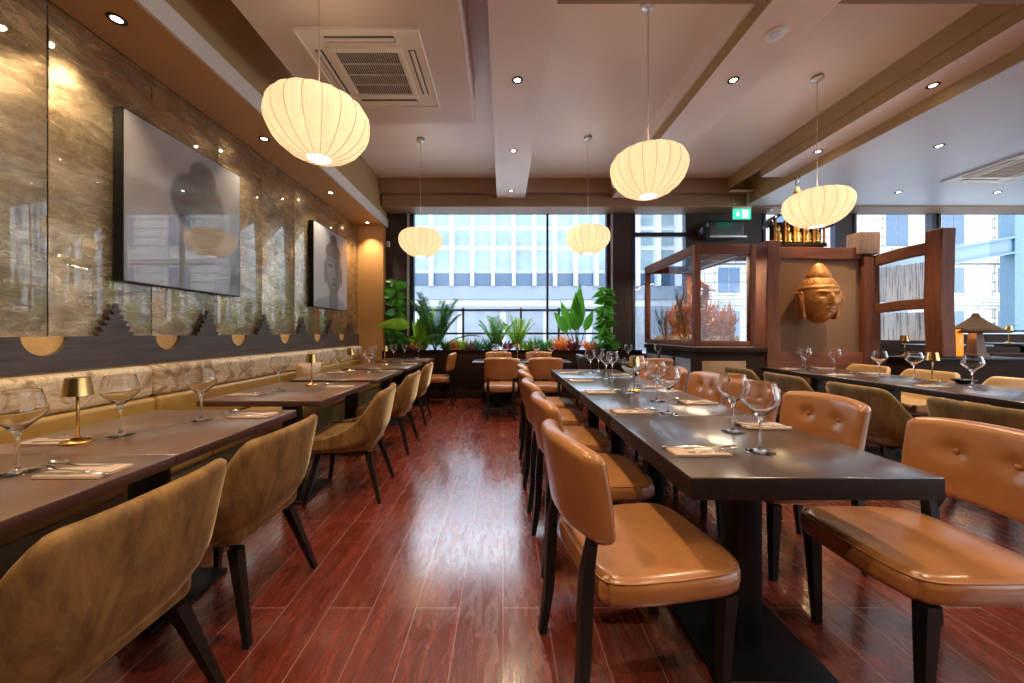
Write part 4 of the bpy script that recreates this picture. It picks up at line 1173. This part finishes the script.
# twisting dragon-like column
m = MB(); pts = []; rad = []
for i in range(40):
    t_ = i/39; pts.append((.05*math.sin(t_*9)+.02, .04*math.cos(t_*9), .86*t_+.0)); rad.append(.045*(1.1-.5*abs(t_-.4)))
m.tube(pts, rad, 10)
rr = random.Random(5)
for i in range(260):
    k = rr.randrange(2, 39); a = rr.uniform(0, 6.28); p = Vector(pts[k]); m.leaf(p+Vector((math.cos(a), math.sin(a), 0))*rad[k]*.8, (math.cos(a), math.sin(a), rr.uniform(-.2,.9)), rr.uniform(.05,.11), .035, .2, .3, 3, .7)
m.tube([(.05,0,.84),(-.02,0,.9),(-.10,0,.89),(-.14,0,.84)], [.04,.045,.035,.015], 8)
m.clamp(-.10/1.15, .42, -.16/1.15, .3, 0)
o = m.build('dragon_carving', 'carve'); o.location = (2.80, 5.12, zb0+.004); o.scale = (1.15,1.15,1); tag(o, 'tall scaly twisted wood carving behind the front glass of the case', 'sculpture')
m = MB(); rr = random.Random(9)
m.rbox(-.16,.16,-.07,.07,.12,.38,.06,3,5, lambda p: (p.x*(1+.12*math.sin(p.z*30)), p.y, p.z+.02*math.sin(p.x*40)))
for i in range(120):
    a = rr.uniform(0,6.28); m.leaf((rr.uniform(-.15,.15), rr.uniform(-.06,.06), rr.uniform(.0,.4)), (math.cos(a), math.sin(a)*.6, rr.uniform(-.2,1)), rr.uniform(.06,.12), .05, .3, .4, 3, .7)
for i in range(7): m.tube([(-.12+.04*i, 0, .38), (-.13+.045*i, 0, .46), (-.15+.05*i,.0,.52)], [.010,.008,.003], 5)
m.clamp(-.3, .19, -.3, .3, 0)
o = m.build('wood_carving', 'carve'); o.location = (3.12, 5.40, zb0+.004); tag(o, 'broad openwork wood carving with a spiked crest in the glass case', 'sculpture')
m = MB(); rr = random.Random(11)
for i in range(900):
    x = rr.uniform(CX+.12, CXR-.02); y = rr.uniform(CY0+.12, CY1-.14)
    a = rr.uniform(0,6.28); m.leaf((x, y, zb0+.006), (math.cos(a)*.6, math.sin(a)*.6, rr.uniform(.5,1.4)), rr.uniform(.10,.20), rr.uniform(.03,.06), .5, .5, 4, .7)
m.clamp(CX+.09, CXR-.01, CY0+.105, CY1-.09, zb0+.005, 3)
tag(m.build('shell_bed', 'shell'), 'bed of pale curled shells and shavings covering the case floor', 'decoration', kind='stuff')
L = bpy.data.lights.new('case_light', 'AREA'); L.shape = 'RECTANGLE'; L.size = .05; L.size_y = 1.3; L.energy = 20; L.color = (1,.74,.45)
lo = bpy.data.objects.new('case_light', L); COL.objects.link(lo); lo.location = (CXR-.1, 5.7, 2.25)
tag(MB().rbox(CXR-.14, CXR-.05, 4.98, 6.42, 2.262, 2.29, .004, 1).build('case_lamp', 'winframe'), 'slim dark lamp bar fixed under the top of the glass case', 'lamp')

# ------------------------------------------------------------------ TIMBER SCREEN
def wob(seed, amp=.007):
    r_ = random.Random(seed); ph = [r_.uniform(0,6) for _ in range(4)]
    def fn(p): return (p.x+amp*math.sin(p.z*2.3+ph[0])+amp*.5*math.sin(p.z*7+ph[1]), p.y+amp*math.sin(p.z*2.9+ph[2]), p.z)
    return fn
ts = thing('timber_screen', 'heavy old timber post and rail screen dividing the room', 'screen', (0,0,0))
MB().rbox(3.58, 3.76, 4.88, 5.16, 0, 2.455, .012, 2, 12, wob(1)).build('post', 'timber', ts)
MB().rbox(5.02, 5.24, 5.0, 5.16, 0, 2.28, .012, 2, 12, wob(2)).build('post', 'timber', ts)
MB().rbox(4.93, 5.22, 4.98, 5.18, 2.292, 2.60, .012, 2, 3, wob(3, .004)).build('post', 'timber_grey', ts)
MB().rbox(5.36, 5.54, 4.40, 4.58, .902, 2.49, .012, 2, 12, wob(4, .008)).build('post', 'timber', ts)
MB().rbox(3.765, 5.02, 5.03, 5.15, 2.23, 2.40, .01, 2, 10, lambda p: (p.x, p.y, p.z+.008*math.sin(p.x*5))).build('rail', 'timber_x', ts)
def bar(m, a, b_, w, h):
    a, b_ = Vector(a), Vector(b_); d = (b_-a); L_2 = d.length; rot = d.to_track_quat('Y', 'Z').to_matrix().to_4x4()
    m.rbox(-w/2, w/2, 0, L_2, -h/2, h/2, .01, 2, 8, lambda p: (p.x, p.y, p.z+.012*math.sin(p.y*6)), Matrix.Translation(a) @ rot); return m
bar(MB(), (5.20,5.02,2.20), (5.40,4.575,2.27), .09, .15).build('rail', 'timber_y', ts)
bar(MB(), (5.20,5.02,1.53), (5.40,4.575,1.57), .09, .13).build('rail', 'timber_y', ts)
MB().rbox(3.77, 5.02, 5.07, 5.12, .0, 2.228, .004, 1).build('infill_panel', 'panelfabric', ts)
MB().rbox(3.77, 5.02, 5.02, 5.069, .0, .93, .004, 1).build('lower_panel', 'timber_x', ts)
# reed blind hanging behind rails
bl = MB(); rr = random.Random(21)
a = Vector((5.285,5.06,0)); b_ = Vector((5.50,4.61,0)); 
for lo_, hi_ in ((1.63,2.12),(1.10,1.47)):
    d = (b_-a).normalized(); nrm = Vector((d.y,-d.x,0))
    vs = []
    for q_ in (a, b_):
        for off in (0,.012):
            for z in (lo_, hi_): vs.append(q_+nrm*off+Vector((0,0,z)))
    bl.add(vs, [(0,1,5,4),(2,6,7,3),(0,4,6,2),(1,3,7,5),(0,2,3,1),(4,5,7,6)], None, False)
tag(bl.build('reed_blind', 'reed'), 'pale streaked reed blind filling the openings of the timber screen', 'blind')

# carved head
def head():
    m = MB(); NU, NV = 96, 88; vs = []; fs = []
    def g(d, w): return math.exp(-(d/w)**2)
    for j in range(NV+1):
        ph = PI*j/NV
        for i in range(NU):
            th = 2*PI*i/NU
            x = math.sin(ph)*math.cos(th); y_ = math.sin(ph)*math.sin(th); z = math.cos(ph)
            # face towards -Y
            X = x*.235; Y = y_*.21; Z = z*.335
            jaw = 1-.20*sm(.25, 1, -z); X *= jaw
            front = max(0, -y_)
            if front > 0:
                f = 0
                f += .060*g(X, .022)*g(Z+.015, .075)*sm(-.14,-.02,Z+.0)            # nose ridge
                f += .045*g(X, .034)*g(Z+.075, .028)                               # nose tip
                f += .030*g(abs(X)-.085, .055)*g(Z-.075, .018)                     # brows
                f -= .030*g(abs(X)-.085, .045)*g(Z-.035, .028)                     # sockets
                f += .024*g(abs(X)-.085, .036)*g(Z-.030, .016)                     # lids
                f -= .012*g(abs(X)-.085, .036)*g(Z-.012, .006)
                f += .030*g(X, .060)*g(Z+.142, .013)                               # upper lip
                f += .032*g(X, .050)*g(Z+.172, .015)                               # lower lip
                f -= .020*g(X, .075)*g(Z+.157, .006)
                f += .030*g(X, .050)*g(Z+.245, .035)                               # chin
                f += .016*g(abs(X)-.11, .05)*g(Z+.07, .06)                         # cheeks
                Y -= f*front
            if Z > .125 and Z < .155: X *= 1.05; Y *= 1.05                         # band
            if Z >= .155:
                c = 1+.03*math.sin(th*26)*math.sin(Z*120); X *= c; Y *= c
            vs.append((X, Y, Z))
    for j in range(NV):
        for i in range(NU): fs.append((j*NU+i, (j+1)*NU+i, (j+1)*NU+(i+1) % NU, j*NU+(i+1) % NU))
    m.add(vs, fs)
    return m
bh = thing('carved_head', 'gilded carved wooden head with long ears hung on the brown panel', 'sculpture', (4.23, 4.83, 1.66), -.06)
hm = head().build('face', 'gold', bh)
MB().lathe([(.13,.24),(.135,.29),(.12,.34),(.095,.385),(.075,.42),(.045,.46),(.0,.485)], 32, None, lambda r, z, a: r*(1+.03*math.sin(a*14)*math.sin(z*110))).build('topknot', 'gold', bh)
for sx in (-1, 1):
    e = MB()
    e.rbox(-.022,.022,-.05,.05,-.22,.09,.018,3,5, lambda p: (p.x, p.y*(1+.25*math.sin((p.z+.2)*8)), p.z if p.z > -.05 else p.z*1.35+.0175), Matrix.Translation((sx*.238, .0, .0)) @ Matrix.Rotation(sx*.12, 4, 'Y'))
    e.tube([(sx*.262,-.03,.06),(sx*.268,-.055,.0),(sx*.258,-.045,-.10),(sx*.235,-.01,-.2)], [.010,.012,.010,.008], 6)
    e.build('ear', 'gold', bh)
MB().tube([(0,.15,.1),(0,.235,.1)], .02, 8).build('wall_fixing', 'iron', bh)
L = bpy.data.lights.new('head_glow', 'POINT'); L.energy = 1.2; L.color = (1,.62,.28); L.shadow_soft_size = .05
lo = bpy.data.objects.new('head_glow', L); COL.objects.link(lo); lo.location = (4.14, 4.98, 1.72)
L = bpy.data.lights.new('picture_spot', 'SPOT'); L.energy = 42; L.color = (1,.62,.28); L.spot_size = .8; L.spot_blend = .8
lo = bpy.data.objects.new('picture_spot', L); COL.objects.link(lo); lo.location = (4.27, 4.0, 3.6)
lo.rotation_euler = (Vector((4.35,5.0,1.7))-Vector(lo.location)).to_track_quat('-Z','Y').to_euler()

# shrine on the screen
sh = thing('gilded_shrine', 'small gilded shrine with arched roof and spire standing on the timber screen', 'shrine', (4.16, 5.09, 2.412)); sh.scale = (.9,1,1)
MB().rbox(-.42,.42,-.05,.055,0,.05,.006,1).build('base', 'cabinet', sh)
MB().rbox(-.40,.40,.02,.05,.05,.36,.004,1).build('back_panel', 'cabinet', sh)
for k in range(6): MB().lathe([(.022,.05),(.016,.07),(.016,.34),(.024,.36)], 10, Matrix.Translation((-.38+.152*k, -.04, 0))).build('column', 'gold', sh)
for k in range(5):
    f = MB(); c = -.304+.152*k
    T = Matrix.Translation((c, -.01, .06))
    f.lathe([(.045,0),(.05,.02),(.03,.04),(.036,.09),(.040,.13),(.018,.155),(.014,.165),(.024,.185),(.024,.21),(.012,.235),(0,.26)], 12, T)
    f.tube([T @ Vector((-.035,0,.12)), T @ Vector((-.055,-.01,.16)), T @ Vector((-.03,-.01,.2))], .008, 5); f.tube([T @ Vector((.035,0,.12)), T @ Vector((.055,-.01,.08)), T @ Vector((.03,-.02,.05))], .008, 5)
    f.build('figure', 'goldbright', sh)
rf = MB()
pts = [(-.50, .30),(-.47,.36),(-.40,.42),(-.30,.47),(-.15,.50),(0,.51),(.15,.50),(.30,.47),(.40,.42),(.47,.36),(.50,.30)]
for i in range(len(pts)-1):
    (x0_, z0_), (x1_, z1_) = pts[i], pts[i+1]
    rf.add([(x0_,-.10,z0_),(x1_,-.10,z1_),(x1_,.08,z1_),(x0_,.08,z0_),(x0_*.93,-.10,z0_-.03),(x1_*.93,-.10,z1_-.03),(x1_*.93,.08,z1_-.03),(x0_*.93,.08,z0_-.03)], [(0,1,2,3),(7,6,5,4),(0,4,5,1),(1,5,6,2),(2,6,7,3),(3,7,4,0)])
rf.build('roof', 'winframe', sh)
MB().lathe([(.16,.50),(.17,.53),(.12,.55),(.13,.58),(.09,.61),(.10,.635),(.065,.67),(.072,.69),(.045,.74),(.05,.76),(.03,.82),(.0,.87)], 16).build('spire', 'gold', sh)
fm = MB()
for k in range(4): a = k*PI/2; fm.tube([(0,0,.86),(.03*math.cos(a),.03*math.sin(a),.90),(.015*math.cos(a),.015*math.sin(a),.95),(.05*math.cos(a),.05*math.sin(a),.99)], .004, 5)
fm.build('finial', 'iron', sh)
L = bpy.data.lights.new('shrine_light', 'POINT'); L.energy = 1.6; L.color = (1,.7,.35); L.shadow_soft_size = .03
lo = bpy.data.objects.new('shrine_light', L); COL.objects.link(lo); lo.location = (4.1, 4.93, 2.56)

# ------------------------------------------------------------------ RIGHT LEDGE, HAT LAMP, AMBER LAMP, BOOTHS
lg = thing('low_partition', 'low black partition with flat ledge behind the right table', 'partition', (0,0,0))
MB().box(5.0, 6.30, 4.36, 4.70, .0, .87).build('body', 'cabinet', lg)
MB().rbox(4.98, 6.33, 4.34, 4.72, .87, .90, .004, 1).build('ledge', 'black', lg)
hx_, hy_ = P(971.5, 350, 4.5)[0], 4.5
M['thatch'] = simple('dark brown thatch', (.10,.06,.035), .8, var=.25, scale=30, bmp=.3)
hl = thing('hat_lamp', 'table lamp with wide pointed hat shade and tapered wooden foot', 'lamp', (hx_+.05, hy_, .9005))
def frus(w0, w1, z0, z1): return [(-w0,-w0,z0),(w0,-w0,z0),(w0,w0,z0),(-w0,w0,z0),(-w1,-w1,z1),(w1,-w1,z1),(w1,w1,z1),(-w1,w1,z1)]
BF = [(3,2,1,0),(4,5,6,7),(0,1,5,4),(1,2,6,5),(2,3,7,6),(3,0,4,7)]
MB().add(frus(.09,.065,0,.05), BF, None, False).add(frus(.06,.038,.051,.32), BF, None, False).build('base', 'timber_grey', hl)
MB().lathe([(.275,.305),(.19,.36),(.095,.445),(.040,.50),(.035,.52),(.022,.545),(0,.55),(0,.53),(.026,.49),(.085,.435),(.18,.352),(.268,.298)], 40, closed=False).build('lamp_shade', 'thatch', hl)
L = bpy.data.lights.new('hat_light', 'POINT'); L.energy = 3; L.color = (1,.55,.2); L.shadow_soft_size = .03
lo = bpy.data.objects.new('hat_light', L); COL.objects.link(lo); lo.location = (hx_-.12, hy_, .9+.31)
al = thing('amber_lamp', 'glowing amber box lamp standing on the ledge beside the timber post', 'lamp', (P(950.5,345,4.55)[0]+.015, 4.52, .9005))
MB().rbox(-.05,.05,-.05,.05,.01,.345,.004,1).build('lamp_shade', 'orangeglow', al)
MB().rbox(-.058,.058,-.058,.058,0,.009,.003,1).build('base', 'timber', al)
MB().rbox(-.058,.058,-.058,.058,.346,.36,.003,1).build('cap', 'timber', al)
place(tl, (P(918,330,4.45)[0], 4.6, .9005), 0, 'brass lamp on the black ledge left of the timber post', 'small brass table lamps')
wp = thing('window_bench', 'dark brown upholstered bench along the right windows', 'bench', (0,0,0))
MB().rbox(5.6, 10.4, 6.45, 6.58, .0, 1.17, .02, 2).build('backrest', 'darkwood', wp)
MB().rbox(5.6, 10.4, 6.0, 6.44, .30, .46, .03, 2).build('seat', 'darkwood', wp)
MB().box(5.65, 10.35, 6.05, 6.42, 0, .299).build('plinth', 'black', wp)
MB().rbox(5.58, 10.42, 6.43, 6.62, 1.175, 1.205, .004, 1).build('ledge', 'winedge', wp)
def bench_label(x0, x1, y0, y1, h, lab):
    return table('bar_table', lab, x0, x1, y0, y1, .04, 'top_dark', 'black', 'high tables by the right windows', (0,0), .2, h)
bench_label(6.5, 7.3, 5.35, 5.9, 1.02, 'high dark table just right of the hat lamp')
bench_label(7.7, 8.7, 5.35, 5.9, 1.04, 'high dark table at the frame edge with a brass lamp')
place(tl, (7.86, 5.6, 1.0405), 0, 'brass lamp on the high table at the frame edge', 'small brass table lamps')
bs2 = thing('booth_seat', 'brown upholstered booth seat behind the black ledge', 'bench', (0,0,0))
MB().rbox(6.45, 8.6, 4.75, 4.9, 0, .93, .03, 3).build('backrest', 'darkwood', bs2)
MB().rbox(6.45, 8.6, 4.905, 5.25, .25, .46, .03, 3).build('seat', 'darkwood', bs2)
bin_ = thing('menu_holder', 'dark bowl and menu holder on the right table before the hat lamp', 'tableware', (4.12, 3.22, .7503))
MB().lathe([(0,0),(.035,0),(.05,.008),(.075,.03),(.078,.036),(.072,.034),(.048,.014),(0,.010)], 24).build('bowl', 'iron', bin_)

# ------------------------------------------------------------------ EXIT SIGN + HEATER + SENSOR
ex = thing('exit_sign', 'green emergency exit sign with down arrow and running figure above the glass case', 'sign', (4.245, 6.4, 3.22))
MB().rbox(-.155,.155,-.015,.015,0,.175,.004,1).build('panel', 'signgreen', ex)
MB().rbox(-.16,.16,-.022,.022,.177,.22,.006,2).build('housing', 'signwhite', ex)
FR = Matrix.Translation((0,-.0165,0)) @ Matrix.Rotation(PI/2, 4, 'X')
MB().prism([(-.095,.135),(-.065,.135),(-.065,.09),(-.042,.09),(-.08,.04),(-.118,.09),(-.095,.09)], .002, FR).build('arrow', 'signlit', ex)
MB().prism([(.0,.02),(.10,.02),(.10,.155),(.0,.155)], .001, FR).build('doorway', 'signlit', ex)
mm = MB(); F2 = Matrix.Translation((0,-.0185,0)) @ Matrix.Rotation(PI/2, 4, 'X')
mm.prism([(.05+.011*math.cos(a*PI/5), .135+.011*math.sin(a*PI/5)) for a in range(10)], .001, F2)
mm.prism([(.04,.12),(.06,.118),(.062,.08),(.045,.078)], .001, F2); mm.prism([(.045,.08),(.058,.08),(.04,.05),(.02,.04),(.018,.048),(.034,.056)], .001, F2)
mm.prism([(.05,.08),(.062,.08),(.075,.055),(.078,.03),(.070,.03),(.064,.052)], .001, F2); mm.prism([(.04,.118),(.045,.108),(.028,.092),(.018,.094)], .001, F2); mm.prism([(.06,.116),(.06,.106),(.08,.095),(.085,.10)], .001, F2)
mm.build('running_figure', 'signgreen', ex)
MB().tube([(-.12,0,.222),(-.14,0,.25),(-.10,0,.27),(-.12,.05,.29),(-.12,.05,.514)], .004, 6).tube([(.12,0,.222),(.12,.0,.514)], .004, 6).build('cord', 'signwhite', ex)
MB().rbox(-.2,.2,-.04,.04,.4965,.514,.004,1).build('mounting_plate', 'signwhite', ex)
ht = thing('wall_mounted_heater', 'black wall mounted air unit below the exit sign', 'heater', (4.13, 6.78, 2.98))
MB().rbox(-.33,.33,-.13,.21,0,.30,.04,3).build('body', 'leather_black', ht)
MB().rbox(-.31,.36,-.16,-.131,-.02,.015,.005,1).build('trim_strip', 'plate', ht)
MB().rbox(-.42,-.335,-.10,.12,.06,.2,.02,2).build('bracket', 'iron', ht)
sn = thing('wall_sensor', 'small white alarm sensor on the dark wall beside the ochre pier', 'sensor', (-2.22, 6.96, 2.86))
MB().rbox(-.03,.03,-.02,.035,0,.11,.012,2).build('housing', 'signwhite', sn)
MB().rbox(-.012,.012,-.023,-.0195,.02,.045,.002,1).build('lens', 'acgrey', sn)

# ------------------------------------------------------------------ WORLD, CAMERA
w = bpy.data.worlds.new('sky'); scene.world = w; w.use_nodes = True
nt = w.node_tree; bg = nt.nodes['Background']; bg.inputs[0].default_value = (.84,.92,1,1); bg.inputs[1].default_value = 2.8
cam = bpy.data.cameras.new('camera'); co = bpy.data.objects.new('camera', cam); COL.objects.link(co)
co.location = (0,0,EYE); co.rotation_euler = (PI/2,0,0)
cam.sensor_width = 36; cam.lens = 360/1024*36; cam.shift_x = 9/1024; cam.shift_y = -9/1024; cam.clip_start = .02; cam.clip_end = 300
scene.camera = co
vs_ = scene.view_settings; vs_.view_transform = 'Standard'; vs_.look = 'None'; vs_.gamma = 1; vs_.exposure = 0.68; vs_.use_curve_mapping = False
cy = scene.cycles
cy.max_bounces = 16; cy.diffuse_bounces = 5; cy.glossy_bounces = 4; cy.transmission_bounces = 16; cy.transparent_max_bounces = 12
cy.caustics_reflective = False; cy.caustics_refractive = True; cy.sample_clamp_indirect = 6; cy.use_denoising = True
